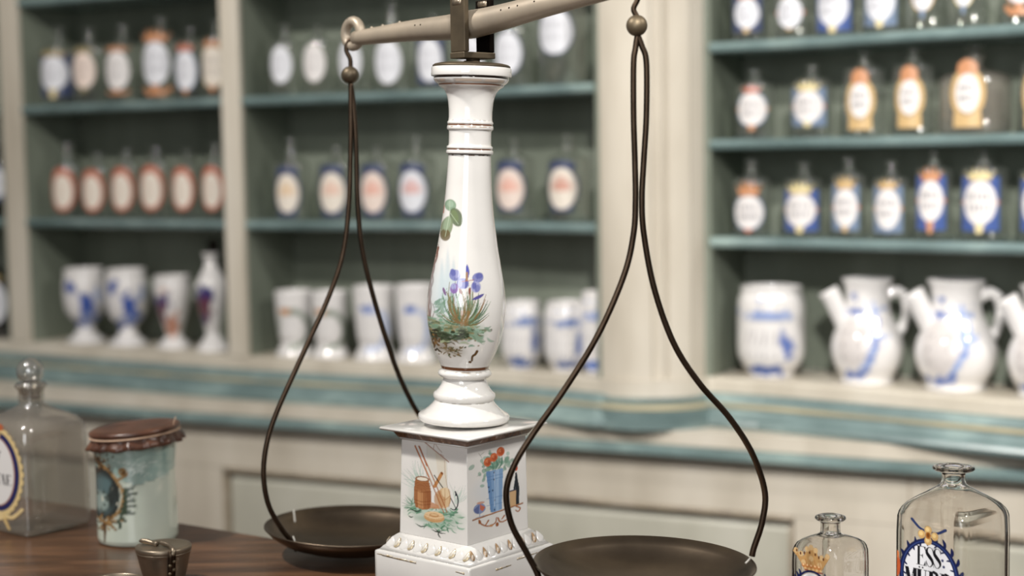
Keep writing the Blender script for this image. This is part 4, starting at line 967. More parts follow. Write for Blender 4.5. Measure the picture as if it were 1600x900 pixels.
for _ in range(10): cvb.leaf(742+r.uniform(-3, 3), 508, 755+r.uniform(-3, 3), 526+r.uniform(-6, 6), 2.2, '#8ea791', .6)
# iris leaves and stems
for k in range(84):
    an = -PI/2+r.uniform(-1.3, 1.3); l = r.uniform(30, 74)*(1-.2*abs(an+PI/2)); x0 = 722+r.gauss(0, 5)
    cvb.leaf(x0, 500+r.uniform(-4, 2), x0+math.cos(an)*l*.85, 500+math.sin(an)*l, r.uniform(1.2, 2.3), r.choice(['#6d8a6e', '#7f9a7d', '#57775c', '#8fa68a', '#4d6a50', '#93704c', '#7d7048']), .85, .12*(1 if math.cos(an) > 0 else -1))
for xa, ya, xb, yb in [(722, 498, 722, 448), (726, 498, 735, 450), (724, 498, 744, 455), (718, 498, 698, 450)]: cvb.line([(xa, ya), ((xa+xb)/2+2, (ya+yb)/2), (xb, yb)], 1.2, '#84764e', .9)
for k in range(5): cvb.line([(720+k*2.4, 500), (721+k*3, 478)], 1.8, '#b07848', .55, 1)
V1, V2, V3 = '#7d81b6', '#666aa8', '#a2a4cc'
for x, y, rx, ry, ro, c in [(711, 424, 7.5, 7.5, 0, V1), (714, 422, 4, 5.5, .4, V3), (708, 420, 3.5, 5, -.3, V2), (723, 436, 8, 7.5, 0, V1), (726, 437, 4, 6, .2, V2), (719, 436, 3, 5, 0, V3), (710, 444, 5.5, 7, .3, '#8a6ba8'), (709, 441, 3.5, 4, 0, V3), (746, 427, 7.5, 6.5, -.3, V1), (748, 424, 5, 4, -.3, V2), (743, 441, 6.5, 7.5, 0, V3), (745, 443, 3.5, 5, .2, V1), (740, 439, 2.5, 5, 0, V2)]: cvb.ell(x, y, rx*1.16, ry*1.14, c, .95, ro, 1.2)
for q in ([(711, 418), (711, 431)], [(723, 430), (723, 443)], [(743, 435), (743, 448)], [(747, 421), (744, 432)], [(709, 439), (710, 450)]): cvb.line(q, .6, '#4d4f95', .7)
cvb.leaf(730, 428, 729.5, 408, 5, '#5a5fae', 1, .03); cvb.line([(729, 430), (729.5, 420)], 3.6, '#a5815e', .95); cvb.line([(722, 433), (736, 431), (740, 430)], 1.2, '#a5665a', .9)
cvb.leaf(738, 460, 755, 452, 4.6, '#5a5596', 1, .03); cvb.leaf(693, 444, 697, 455, 4, '#7f6488', .95, .03); cvb.leaf(718, 444, 721, 452, 4, '#8a5a50', .9, .03); cvb.leaf(734, 442, 733, 452, 3.6, '#8a5a50', .9, .03)
cvb.ell(767, 508, 1.4, 2, '#6a6a5c', .8)
turned('column_body', body_rows, scale, M['china'], cv=cvb, nfront=170, dn=330, bands=[(571.2, 2.2, BR, 1.2), (240.6, .5, BR, .15)])
neck = [(240, 32.6), (239.5, 35), (238.6, 36), (236, 36.6), (233.6, 36.4), (232.6, 35.2), (231.4, 34.8), (230.2, 35.6), (228.4, 36), (226.8, 35.2), (225.6, 33.2), (222, 32.9), (212, 32.8), (204, 33), (202.2, 33.6), (201, 35.6), (198.6, 36.2), (196, 35.8), (194.6, 35), (193, 34.8), (191.4, 35.6), (189.4, 35.4), (188, 34.2), (183, 33.6), (172, 33.8), (160, 34.9), (150, 36.8), (143, 40), (139, 43.4), (136.4, 47.4), (134.6, 50), (133, 50.6), (132, 51), (130.2, 54), (127.3, 56.6), (124.4, 58.2), (122.6, 58.2), (121.4, 57.8), (120.4, 58.6), (119.8, 61.6), (118.6, 62.2), (108, 62), (106, 61.2), (105.4, 59), (105.3, 0)]
turned('column_neck', fine(neck, 2), scale, M['china'], 120, bands=[(239, 1.0, '#3c2a20', 1.4), (231.6, .9, BR, .8), (194, 1.1, BR, .9), (197.2, .3, '#c9a88a', .2), (132.6, 1.0, '#8a5e44', .8), (121.3, 1.3, '#33241b', 1.3), (127.5, 2.2, '#c9b8a8', .5), (187.6, .2, '#cdb9a6', .1)])
turned('metal_disc', fine([(105.2, 0), (105.2, 60), (103.4, 60.4), (101, 57), (99.4, 50), (98.4, 36), (97.6, 14), (95.3, 11.6), (95.3, 0)], 2), scale, M['brass_dark'], 64)

# beam, in a vertical plane running from the far left to the near right
PL = at(556, 60, 1.685); PR = at(996, -26, 1.387); PV = at(738, 38, 1.541)
bd = (PR-PL)*np.array([1, 1, 0]); bd /= np.linalg.norm(bd); bn = np.array([bd[1], -bd[0], 0])          # along; towards the camera side
def beam_curve(n):
    a = dense([PL, PL*.5+PV*.5+np.array([0, 0, .0008]), PV, PR*.5+PV*.5+np.array([0, 0, .0008]), PR], n); return a
nb = 41; bc = beam_curve(nb); s_ = np.abs(np.linspace(-1, 1, nb))
br = .0138-.0060*s_**.9
v, f = tube(bc, br, 22); beam = link('beam', mesh_np('beam', v-S0, f), M['brass'], scale)
def torus(c, axis, R_, r_, a0=0, a1=2*PI, n=36, ref=None):
    axis = axis/np.linalg.norm(axis); ref = np.array([0, 0, 1.0]) if ref is None else ref
    e1 = ref-axis*np.dot(ref, axis); e1 /= np.linalg.norm(e1); e2 = np.cross(axis, e1)
    t = np.linspace(a0, a1, n); P = c+R_*(np.cos(t)[:, None]*e1+np.sin(t)[:, None]*e2); return P
for P_, sg_ in ((PL, -1), (PR, 1)):
    rc = P_+bd*sg_*.0045+np.array([0, 0, .0052 if sg_ < 0 else .0052]); pts = torus(rc, bn, .0132, .0045, .25, 2*PI+.25)
    v, f = tube(pts, .0053, 16, False); link('eye', mesh_np('eye', v-S0, f), M['brass'], beam)
for q in (.08, .14, .20):     # tiny studs on the left arm and punched marks
    p = bc[int(q*40)]+np.array([0, 0, br[int(q*40)]]); v, f = ball(p, .0016, 10); link('stud', mesh_np('stud', v-S0, f), M['brass'], beam)
for i in (12, 13, 25, 26, 27, 29):
    p = bc[i]+bn*br[i]*.93+np.array([0, 0, br[i]*.35]); v, f = ball(p, .0009, 8); link('punch_mark', mesh_np('punch_mark', v-S0, f), M['iron'], beam)
# yoke: two cheek plates joined by a bottom bar, standing on the stem
yb_z = at(736, 92, Y0)[2]; yt_z = yb_z+.0575; yc = np.array([PV[0], PV[1], 0]); gap = .0155
def obox(cn, ax, az, half, lo, hi):
    """box along bd (half), across bn from lo to hi, height az"""
    vs = []
    for z_ in az:
        for a_, b_ in ((-half, lo), (half, lo), (half, hi), (-half, hi)): vs.append(cn+bd*a_-bn*0+bn*b_+np.array([0, 0, z_]))
    return np.array(vs), [(0, 1, 2, 3), (7, 6, 5, 4), (0, 4, 5, 1), (1, 5, 6, 2), (2, 6, 7, 3), (3, 7, 4, 0)]
yoke = None
for nm, lo, hi, z0_, z1_, hf, mt in [('yoke', -gap-.005, gap+.005, yb_z, yb_z+.006, .0105, 'brass_dark'), ('cheek_plate', gap-.002, gap+.004, yb_z+.0061, yt_z, .0105, 'brass_dark'), ('cheek_plate', -gap-.004, -gap+.002, yb_z+.0061, yt_z, .0105, 'iron')]:
    v, f = obox(yc, None, (z0_, z1_), hf, lo, hi); me = bevelled(nm, v-S0, [tuple(q) for q in f], .0009)
    bm = bmesh.new(); bm.from_mesh(me); bmesh.ops.recalc_face_normals(bm, faces=bm.faces[:]); bm.to_mesh(me); bm.free()
    o = link(nm, me, M[mt], scale if yoke is None else yoke); yoke = yoke or o
for sg_ in (-1, 1):
    v, f = tube([yc+bn*(gap+.001)*sg_+bd*.006*k+np.array([0, 0, yt_z-.004]) for k in (-1, -.3, .3, 1)], .0042, 12); link('knife_bearing', mesh_np('knife_bearing', v-S0, f), M['cup'], yoke)
v, f = tube([PV+bn*k for k in (-gap-.003, -.01, .01, gap+.003)], .0045, 12); link('pivot_pin', mesh_np('pivot_pin', v-S0, f), M['iron'], beam)
v, f = tube([yc+np.array([0, 0, zq]) for zq in (at(736, 99, Y0)[2]-.004, at(736, 96, Y0)[2], yb_z+.0005)], .0068, 16); link('stem', mesh_np('stem', v-S0, f), M['brass_dark'], scale)

# pans with their wire bails
def hang(ball_px, wires, plane_ang, Yh, hook, cen, rad, tiltx, tilty, binds):
    hp = at(*ball_px[:2], Yh); mp = Yh/FPX
    pc = at(*cen, Yh)
    dep = .026
    prof = [(0, -dep), (rad*.35, -dep+.0006), (rad*.6, -dep+.004), (rad*.8, -dep+.0105), (rad*.93, -.0070), (rad*1.0, 0), (rad*1.0-.0002, .0011), (rad*.99, .0012), (rad*.915, -.0060), (rad*.79, -dep+.0120), (rad*.6, -dep+.0056), (rad*.35, -dep+.0020), (0, -dep+.0014)]
    v, f = lathe(np.array(prof), 96); RT = np.array((Matrix.Rotation(tilty, 3, 'Y') @ Matrix.Rotation(tiltx, 3, 'X')))
    v = v @ RT.T + pc - S0
    pan = link('hanging_pan', mesh_np('hanging_pan', v, f), M['pan'], scale)
    v, f = ball(hp, ball_px[2]*mp, 28); link('bail_ball', mesh_np('bail_ball', v-S0, f), M['brass_dark'], pan)
    dirp = np.array([math.cos(plane_ang), math.sin(plane_ang), 0]); pn = np.array([-dirp[1], dirp[0], 0])
    def onplane(x, y):
        d_ = ray(x, y); t = np.dot(hp-CAM, pn)/np.dot(d_, pn); return CAM+d_*t
    for w in wires:
        P = dense([onplane(x, y) for x, y in w], len(w)*8)
        v, f = tube(P, np.linspace(.0026, .0029, len(P)), 12); link('bail_wire', mesh_np('bail_wire', v-S0, f), M['bronze'], pan)
    P = dense([at(x, y, Yh) for x, y in hook], len(hook)*6)
    v, f = tube(P, .0024, 12); link('hook', mesh_np('hook', v-S0, f), M['bronze'], pan)
    for b in binds:
        P = dense([at(x, y, Yh+dy) for x, y, dy in b], 12); v, f = tube(P, .0009, 8); link('binding_thread', mesh_np('binding_thread', v-S0, f), M['thread'], pan)
    return pan
WR1 = [(996, 54), (993, 75), (990, 100), (990, 180), (992, 250), (993, 310), (990, 365), (975, 430), (935, 522), (883, 607), (833, 678), (803, 728), (791, 770), (799, 818), (822, 862), (838, 892), (842, 904)]
WR2 = [(996, 54), (1003, 72), (1010, 98), (1010, 180), (1006, 250), (1003, 310), (1006, 365), (1022, 450), (1052, 535), (1092, 598), (1140, 653), (1175, 708), (1195, 768), (1191, 815), (1178, 856), (1175, 869)]
pr_ = hang((995, 40, 16.6), [WR1, WR2], math.radians(10), 1.388, [(995, 26), (990, 14), (996, 0), (999, -12), (996, -24), (990, -22)], (1007, 880), .1003, 0, math.radians(1.6), [[(1172, 872, .01), (1169, 876, 0), (1165, 880, -.004)]])
pr_['label'] = 'near pan, hanging free in front of the pedestal'
WL1 = [(548, 130), (548, 160), (548, 220), (545, 320), (535, 400), (511, 470), (470, 560), (432, 645), (416, 697), (412, 745), (420, 790), (440, 826), (458, 848), (464, 860)]
WL2 = [(548, 130), (552, 160), (556, 220), (559, 320), (567, 395), (588, 480), (617, 570), (644, 630), (668, 668), (690, 705), (694, 740), (680, 775), (664, 800)]
pl_ = hang((547, 117, 13.4), [WL1, WL2], math.radians(33), 1.69, [(548, 107), (547, 92), (541, 78), (545, 64), (550, 64), (551, 78)], (551, 821), .0962, 0, math.radians(1.8), [[(458, 838, -.055), (461, 846, -.06), (465, 858, -.055)], [(459, 797, .05), (460, 806, .045), (461, 816, .04)]])
pl_['label'] = 'far pan, hanging low over the counter'

# ------------------------------------------------------------------ square bottles on the counter
def rsq(hw, m, n=64, rot=0):
    """rounded square outline, m = 0 round .. 1 square"""
    t = np.linspace(0, 2*PI, n, endpoint=False); c, s = np.cos(t), np.sin(t)
    p = 2+m*9; rr_ = (np.abs(c)**p+np.abs(s)**p)**(-1/p)
    return np.stack([c*rr_*hw, s*rr_*hw], 1)
def square_bottle(name, label, xc, Yc, alpha, rows, mat, neck_in, face_c, label_cv, wall=.0028, label_rows=None, half_px=None):
    """rows: (pixel row, half width in px, squareness) from rim down to foot (foot on the counter)"""
    mpp = Yc/FPX; X = at(xc, rows[2][0], Yc)[0]
    alpha = alpha + math.atan2(X, Yc)                      # turn in the room
    o = thing(name, label, 'bottle', (X, Yc, TT), -alpha)                # local -Y face -> left visible face after the turn
    yf = proj((X, Yc, TT+.0006))[1]; rows = [((y if y < rows[-6][0] or i < len(rows)-6 else rows[-7][0]+(yf-rows[-7][0])*(y-rows[-7][0])/(rows[-1][0]-rows[-7][0])), h, m) for i, (y, h, m) in enumerate(rows)]
    L = [(max(.0006, at(xc, y, Yc)[2]-TT), h*mpp, m) for y, h, m in rows]
    L[-1] = (0.0006, L[-1][1], L[-1][2]); L.append((0.0006, .0001, L[-1][2]))
    n = 72; q = np.array(L); outer = [np.column_stack([rsq(h, m, n), np.full(n, z_)]) for z_, h, m in L]
    inner = []
    for z_, h, m in L[::-1]:
        hh = max(h-wall, .0001); inner.append(np.column_stack([rsq(hh, m, n), np.full(n, z_ + (wall*1.6 if z_ < .012 else 0))]))
    if mat == 'hazy_glass': rings = outer[::-1]
    else: rings = (outer[::-1] + inner[::-1])
    rings = outer[::-1] if mat == 'hazy_glass' else outer[::-1]+[r_ for r_ in inner[::-1]]
    V = np.array(rings).transpose(1, 0, 2).reshape(-1, 3)
    link('glass_body', mesh_np('glass_body', V, grid_faces(n, len(rings), True)), M[mat], o)
    return o, X, mpp
# rows for the big clear bottle; half width of a square side s = 129 px
def rows_of(y_rim, r_rim, y_neck0, r_neck, y_neck1, shoulder, hs, y_foot):
    R_ = [(y_rim-2.5, r_rim*.55, 0), (y_rim-3, r_rim*.8, 0), (y_rim-1.5, r_rim*.97, 0), (y_rim+1, r_rim, 0), (y_rim+3.5, r_rim*.9, 0), (y_rim+5.5, r_neck*1.08, 0), (y_neck0, r_neck, 0), ((y_neck0+y_neck1)/2, r_neck*.98, 0), (y_neck1, r_neck*1.02, 0)]
    R_ += shoulder
    y1 = shoulder[-1][0]
    R_ += [(y1+(y_foot-y1)*k, hs, 1.0) for k in (.15, .4, .7, .93)] + [(y_foot-2, hs*.985, 1), (y_foot, hs*.94, 1)]
    return R_
def put_label(o, hw, cv, x0, x1, y0, y1, mpp, xc_face, cosw, ztop_of, nu=150, nv=170):
    """enamel on the left visible face; pixel columns x0..x1 are spread over the face, rows follow height"""
    U, V = np.meshgrid(np.linspace(x0, x1, nu), np.linspace(y0, y1, nv), indexing='ij')
    xl = np.clip((U-xc_face)*mpp/cosw, -hw*.985, hw*.985)
    yl = -hw*(1-(np.abs(xl)/hw)**11)**(1/11)-.0007         # hugs the rounded face
    pts = np.stack([xl, yl, ztop_of(V)], -1).reshape(-1, 3)
    c = cv.get(U, V).reshape(-1, 4); f = grid_faces(nu, nv); keep = (c[f][..., 3].max(1) > .02)
    return link('enamel_label', mesh_np('enamel_label', pts, f[keep], c, smooth=False), M['enamel'], o)
NV_ = '#172049'; GO = '#c8a268'
# --- big clear bottle
Yb = 1.45; mppb = Yb/FPX; al = math.radians(34)   # as seen along the view ray
sh = [(756, 20, 0), (761, 26, .06), (767, 34.5, .14), (773, 43, .26), (779, 51, .40), (785, 57.5, .55), (791, 62, .7), (797, 64.6, .82), (805, 66.2, .92), (830, 66.8, 1)]
rows = rows_of(731, 33, 741, 18.2, 751, sh, 66.8, 985)
ob, Xb, mp = square_bottle('apothecary_bottle', 'large clear square bottle lettered ESS, blue wreath and yellow flower on it', 1490, Yb, al, rows, 'clear_glass', 0, None, None)
r = random.Random(2); cv = Canvas(1396, 812, 1516, 990, 5)
cx0, cy0, rx0, ry0 = 1453.5, 905, 41, 55
for k in range(22):
    t = (k+.5)/22*2*PI; x, y = cx0+(rx0+2)*math.cos(t), cy0+(ry0+1)*math.sin(t); s_ = 1 if math.sin(t) < 0 else -1
    d_ = t+(.75 if math.cos(t) < 0 else -.75); L_ = r.uniform(10, 16)
    cv.leaf(x, y, x+math.cos(d_)*L_*.85, y+math.sin(d_)*L_, r.uniform(3.4, 4.8), NV_, 1, .12)
for w_, c_ in ((8, NV_), (1.2, '#3d5594')):
    cv.line([(cx0+(rx0+1)*math.cos(t), cy0+(ry0+.5)*math.sin(t)) for t in np.linspace(0, 2*PI, 40)], w_, c_, 1 if w_ > 2 else .7)
cv.ell(cx0, cy0, rx0-2.2, ry0-3, '#e3e3e6')
for k in range(20):
    t = k/20*2*PI; x, y = cx0+(rx0-2)*math.cos(t), cy0+(ry0-2.5)*math.sin(t); cv.leaf(x, y, x-math.cos(t+.5)*5, y-math.sin(t+.5)*5, 2.4, NV_, 1)
cv.line([(1448, 834), (1438, 830), (1427, 819)], 3, '#25345f', 1, .6, 4.2); cv.line([(1457, 835), (1467, 834), (1478, 827)], 3, '#25345f', 1, .6, 4.6)
for x, y in [(1452, 832), (1452, 849), (1442, 840), (1462, 840)]: cv.ell(x, y, 5.6, 6.6, GO); cv.ell(x-.8, y-1, 3, 3.4, '#e6c98c', .9)
cv.ell(1452, 840.5, 4, 5.5, '#a5692c'); cv.ell(1452, 840, 1.8, 3.5, '#6e3d18')
cv.ell(1404, 898, 5, 17, '#bb5a33'); cv.ell(1507, 905, 5, 10, '#cf9a62'); cv.ell(1404, 880, 3, 6, '#cf7a4a')
INK = '#16161c'
cv.glyph('E', 1434, 889, 16, 30, INK, 1.0); cv.glyph('S', 1448, 889, 13.5, 31, INK, 1.2); cv.glyph('S', 1459.5, 889, 13.5, 31, INK, 1.2)
cv.ell(1474, 875, 1.9, 2.2, '#3b4166'); cv.ell(1476, 884.5, 1.9, 2.2, '#3b4166')
for i, ch in enumerate('MURR'): cv.glyph(ch, 1416+i*18, 922.5, 18, 27, INK, 1.3)
cv.ell(1439, 892.6, 1.4, 1.3, INK); cv.ell(1444, 892.6, 1.4, 1.3, INK)
zf = lambda Vv: np.vectorize(lambda y: at(1457, y, Yb-.035)[2]-TT)(Vv)
put_label(ob, 66.8*mp, cv, 1403, 1511, 815, 975, mp, 1451.5, math.cos(al), zf)
# --- small clear bottle
Ys = 1.43; al2 = math.radians(33.5)
sh = [(833, 16.8, 0), (836, 22, .08), (838.5, 29, .2), (842, 36.5, .4), (846.5, 41.8, .6), (852, 44.4, .75), (859, 45.8, .9), (878, 46.2, 1)]
rows = rows_of(808.5, 24.5, 816, 15.6, 831, sh, 46.2, 985)
os_, Xs, mps = square_bottle('apothecary_bottle', 'small clear square bottle with a painted gold crown, right of the near pan', 1297.5, Ys, al2, rows, 'clear_glass', 0, None, None)
cv = Canvas(1226, 846, 1316, 990, 5)
O1, O2, O3 = '#bb915c', '#cfae7e', '#603820'
cv.poly([(1238, 868), (1247, 867), (1252, 876), (1258, 872), (1262, 860), (1268, 857), (1276, 860), (1279, 872), (1286, 876), (1290, 867), (1297, 869), (1290, 882), (1284, 893), (1280, 897), (1258, 896), (1254, 888), (1246, 876)], O1)
for x, y in [(1244, 867), (1252, 871), (1262, 862), (1268, 858.5), (1275, 862), (1284, 872), (1293, 868), (1268, 876), (1256, 884), (1281, 884)]: cv.ell(x, y, 3.6, 4.4, O2)
for x, y in [(1245.5, 867), (1251.5, 870.5), (1257.5, 869), (1265.8, 867), (1274.5, 868.5), (1280, 872), (1287, 873.5)]: cv.ell(x, y, 1.3, 2.4, O3)
for x in range(1256, 1285, 6): cv.ell(x, 888, 2.6, 3.2, '#b8703a'); cv.ell(x, 887, 1.4, 1.8, '#e9c492'); cv.ell(x+3, 893, 1.6, 1.6, '#e0b682')
for x in range(1259, 1282, 7): cv.line([(x, 878), (x+2, 886)], .8, '#9a5a2c', .8)
cv.line([(1259, 894.5), (1270, 896.5), (1285, 896)], 2.2, '#8a4a3a')
cv.ell(1270, 945, 36, 47, NV_, 0)
for k in range(44):
    t = k/44*2*PI
    if -2.2 < math.atan2(math.sin(t), math.cos(t)) < -.94: continue
    x, y = 1269+29*math.cos(t), 940+44*math.sin(t); d_ = t+(.6 if math.cos(t) < 0 else -.6); cv.leaf(x, y, x+math.cos(d_)*8, y+math.sin(d_)*11, 3, NV_, 1, .15)
cv.line([(1269+29*math.cos(t), 940+44*math.sin(t)) for t in np.linspace(0, 2*PI, 40)], 3.4, NV_); cv.ell(1269, 940, 26, 41, '#e6e3e4')
zf2 = lambda Vv: np.vectorize(lambda y: at(1271, y, Ys-.025)[2]-TT)(Vv)
put_label(os_, 46.2*mps, cv, 1232, 1309, 848, 985, mps, 1271.5, math.cos(al2), zf2)
# --- big cloudy bottle at the left edge, with a ball stopper
Yl = 1.845; al3 = math.radians(54)
sh = [(630, 18, 0), (635, 25, .05), (640, 34, .15), (645, 44, .3), (651, 53.5, .5), (659, 59.8, .7), (670, 61.6, .85), (690, 62.4, .95)]
rows = rows_of(602, 25, 608, 19.6, 624, sh, 62.8, 832)
ol, Xl, mpl = square_bottle('apothecary_bottle', 'large cloudy square bottle with round glass stopper beside the parchment-covered jar', 48, Yl, al3, rows, 'hazy_glass', 0, None, None)
zc_ = lambda y: at(48, y, Yl)[2]-TT
prof = [(0, zc_(622)), (14*mpl, zc_(622)), (16.5*mpl, zc_(603)), (22*mpl, zc_(600.5)), (22*mpl, zc_(598)), (13*mpl, zc_(596.5)), (11*mpl, zc_(594))] + [(21*mpl*math.sin(t), zc_(580)-21*mpl*math.cos(t)) for t in np.linspace(.55, PI, 18)]
v, f = lathe(prof, 40); link('ball_stopper', mesh_np('ball_stopper', v, f), M['stopper_glass'], ol)
cv = Canvas(-50, 650, 42, 840, 5); cxl, cyl = -4, 738
for k in range(34):
    t = k/34*2*PI; cv.ell(cxl+35*math.cos(t), cyl+66*math.sin(t), 4.5, 7, '#d8c08a')
cv.ell(cxl, cyl, 37, 67, '#d8c08a'); cv.ell(cxl, cyl, 34.5, 63.5, '#20285a'); cv.ell(cxl, 676, 11, 10, '#dcc591'); cv.ell(5, 668.5, 5, 5.5, '#b0603c'); cv.ell(5, 679, 2, 2, '#6a4a2a')
cv.ell(cxl, cyl, 28.2, 55, '#9c5a3e'); cv.ell(cxl, cyl, 26.8, 53.5, '#dedcda')
cv.line([(4, 806), (16, 808), (26, 800), (32, 792)], 7, '#dcc491', 1, .8, 4); cv.line([(4, 806), (8, 816), (12, 826)], 6, '#d2b67e', 1, .8, 4); cv.line([(-12, 806), (-24, 808), (-34, 800)], 7, '#dcc491'); cv.ell(cxl, 808, 9, 8, '#dcc491')
cv.line([(8, 812), (12, 824)], .9, '#9a7a4a', .8); cv.line([(8, 810), (20, 809), (30, 797)], .9, '#9a7a4a', .8)
for ch, x, w_ in [('V', -7, 12), ('Q', -18, 11), ('A', -29, 11)]: cv.glyph(ch, x, 725, w_, 19, INK, 1.1)
for ch, x in [('T', -5.5), ('A', 2), ('E', 10.5)]: cv.glyph(ch, x, 758.5, 8.5, 17, INK, 1.15)
for ch, x in [('I', -12), ('V', -21)]: cv.glyph(ch, x, 758, 8.5, 17, INK, 1.15)
zf3 = lambda Vv: np.vectorize(lambda y: at(0, y, Yl-.045)[2]-TT)(Vv)
put_label(ol, 62.8*mpl, cv, -45, 38, 655, 830, mpl, 1.5, math.cos(al3), zf3, 120, 170)

# ------------------------------------------------------------------ mint jar with tied parchment cover
fr = on_z(212, 857, TT); RJ = 62.5; Yj = float(fr[1]) + RJ*1.79/FPX
Xj = at(213, 780, Yj)[0]
jar = thing('gallipot', 'pale mint cylindrical jar with gilt cartouche and tied red-brown cover', 'jar', (Xj, Yj, TT))
mj = Yj/FPX; fj = proj((Xj, Yj, TT+.0005))[1]
cv = Canvas(140, 670, 290, 870, 4); r = random.Random(9)
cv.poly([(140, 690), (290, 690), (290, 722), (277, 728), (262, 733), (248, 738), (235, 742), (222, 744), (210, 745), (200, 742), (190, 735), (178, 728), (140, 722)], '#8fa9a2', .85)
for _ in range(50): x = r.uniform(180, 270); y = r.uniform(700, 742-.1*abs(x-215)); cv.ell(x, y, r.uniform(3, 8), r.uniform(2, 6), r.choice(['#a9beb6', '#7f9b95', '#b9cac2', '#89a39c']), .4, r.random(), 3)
for _ in range(18): cv.line([(210+r.gauss(0, 12), 705+r.uniform(0, 30)), (212+r.gauss(0, 12), 710+r.uniform(0, 30))], 1, '#d9e4dd', .5)
# cartouche: dark oval with landscape, gilt scrolls, green leaf spray
cv.ell(160, 760, 28, 40, '#2f3838'); cv.ell(160, 762, 22, 32, '#455657', 1, 0, 3); cv.ell(158, 772, 13, 15, '#98aaa4', .9, 0, 5); cv.ell(163, 748, 14, 12, '#5c7578', .8, 0, 5)
for _ in range(26): x = 166+r.gauss(0, 7); y = 768+r.gauss(0, 11); cv.line([(x, y), (x+r.uniform(-4, 4), y+r.uniform(-4, 4))], 2, r.choice(['#222a2a', '#2b3330', '#e5e2d0', '#3c4a46']), .8)
cv.ell(177, 760, 6, 22, '#2a302f', .8, .15, 3)
gs = '#8f7048'; gd = '#5a4128'
cv.line([(150, 705), (158, 716), (170, 722), (182, 736), (191, 752), (193, 766), (189, 780), (180, 792), (168, 798)], 5, gs, 1, 1, 4.5); cv.line([(152, 707), (172, 724), (189, 750), (190, 770), (178, 792)], 1.4, '#c2a070', .9)
cv.line([(184, 738), (192, 734), (197, 726), (194, 721), (188, 724), (191, 730)], 4, gs); cv.ell(196, 728, 5, 5.5, gs); cv.ell(195, 727, 2.4, 2.6, gd)
for _ in range(40): x = 160+r.gauss(0, 10); y = 712+r.gauss(0, 6); cv.line([(x, y), (x+r.uniform(-6, 6), y+r.uniform(-5, 5))], 2.4, r.choice([gs, gd, '#3a2a1c']), .8)
for _ in range(30): x = 164+r.gauss(0, 7); y = 804+r.gauss(0, 6); cv.line([(x, y), (x+r.uniform(-6, 6), y+r.uniform(-4, 4))], 3, r.choice([gs, gd, '#b08c5a']), .9)
cv.line([(163, 806), (163, 820), (162, 836)], 7, gd, .95, 1, 1.6); cv.line([(152, 800), (170, 806), (180, 814)], 4, gs)
for k, (y, y2, x2) in enumerate([(760, 748, 212), (768, 757, 216), (776, 768, 214), (782, 780, 216), (788, 791, 212), (794, 802, 196), (798, 812, 186)]): cv.leaf(192-k*1.5, y, x2, y2, 5.2, '#3c4c3e', .95, -.1)
cv.line([(196, 752), (196, 772), (188, 792)], 5, '#3c4c3e', .9)
jar_rows = [(fj, 0), (fj, RJ-5), (fj-2, RJ-1.5), (fj-7, RJ), (fj-30, RJ), (800, RJ-.2), (770, RJ-.6), (740, RJ-1), (720, RJ-.6), (706, RJ+1), (696, RJ+2.2), (688, RJ+3), (684, RJ+2), (684, 0)]
px_ware(jar, 'pot', 213, Yj, fine(jar_rows, 8), cv, M['mint'], 150, 0, smoothp=False)
# cover: disc, string and ruffled skirt, all tilted up to the right
tl = math.radians(-4.5); RTc = np.array(Matrix.Rotation(tl, 3, 'Y')); pcv = at(211, 673, Yj)
nt = 120; th = np.linspace(0, 2*PI, nt, endpoint=False)
def cover(rows, ruffle, name, mat):
    V = []
    for r_, z_, k in rows:
        w_ = 1+k*(.55*np.sin(th*17+np.sin(th*3)*1.5)+.3*np.sin(th*29+1))
        V.append(np.stack([np.cos(th)*r_*w_*mj, np.sin(th)*r_*w_*mj, np.full(nt, z_*mj)+k*ruffle*mj*np.sin(th*13+2)], -1))
    V = np.array(V).transpose(1, 0, 2).reshape(-1, 3) @ RTc.T + pcv-np.array([Xj, Yj, TT])
    return link(name, mesh_np(name, V, grid_faces(nt, len(rows), True)), M[mat], jar)
cover([(69, -1, 0), (71, 1.5, 0), (71.5, 4, 0), (70, 6.5, 0), (66, 8, 0), (50, 8.4, 0), (0.01, 8.2, 0)], 0, 'cover_top', 'leather')
cover([(68.5, 0, 0), (67.5, -4, .005), (69, -8, .025), (72.5, -13, .045), (76.5, -19, .055), (75.5, -19.4, .055), (71, -12.5, .045), (67, -6, .02), (66.4, 0, 0)], 22, 'cover_skirt', 'leather')
P = np.stack([np.cos(th)*69.4*mj, np.sin(th)*69.4*mj, np.full(nt, -2.6*mj)], -1) @ RTc.T + pcv-np.array([Xj, Yj, TT])
v, f = tube(np.vstack([P, P[:1]]), 1.6*mj, 8, False); link('tie_string', mesh_np('tie_string', v, f), M['string'], jar)
P = dense([pcv+RTc@np.array([66*mj, -20*mj, -2*mj]), pcv+RTc@np.array([67*mj, -22*mj, 10*mj]), pcv+RTc@np.array([71*mj, -20*mj, 19*mj])], 8)-np.array([Xj, Yj, TT])
v, f = tube(P, .7*mj, 6); link('string_end', mesh_np('string_end', v, f), M['string'], jar)

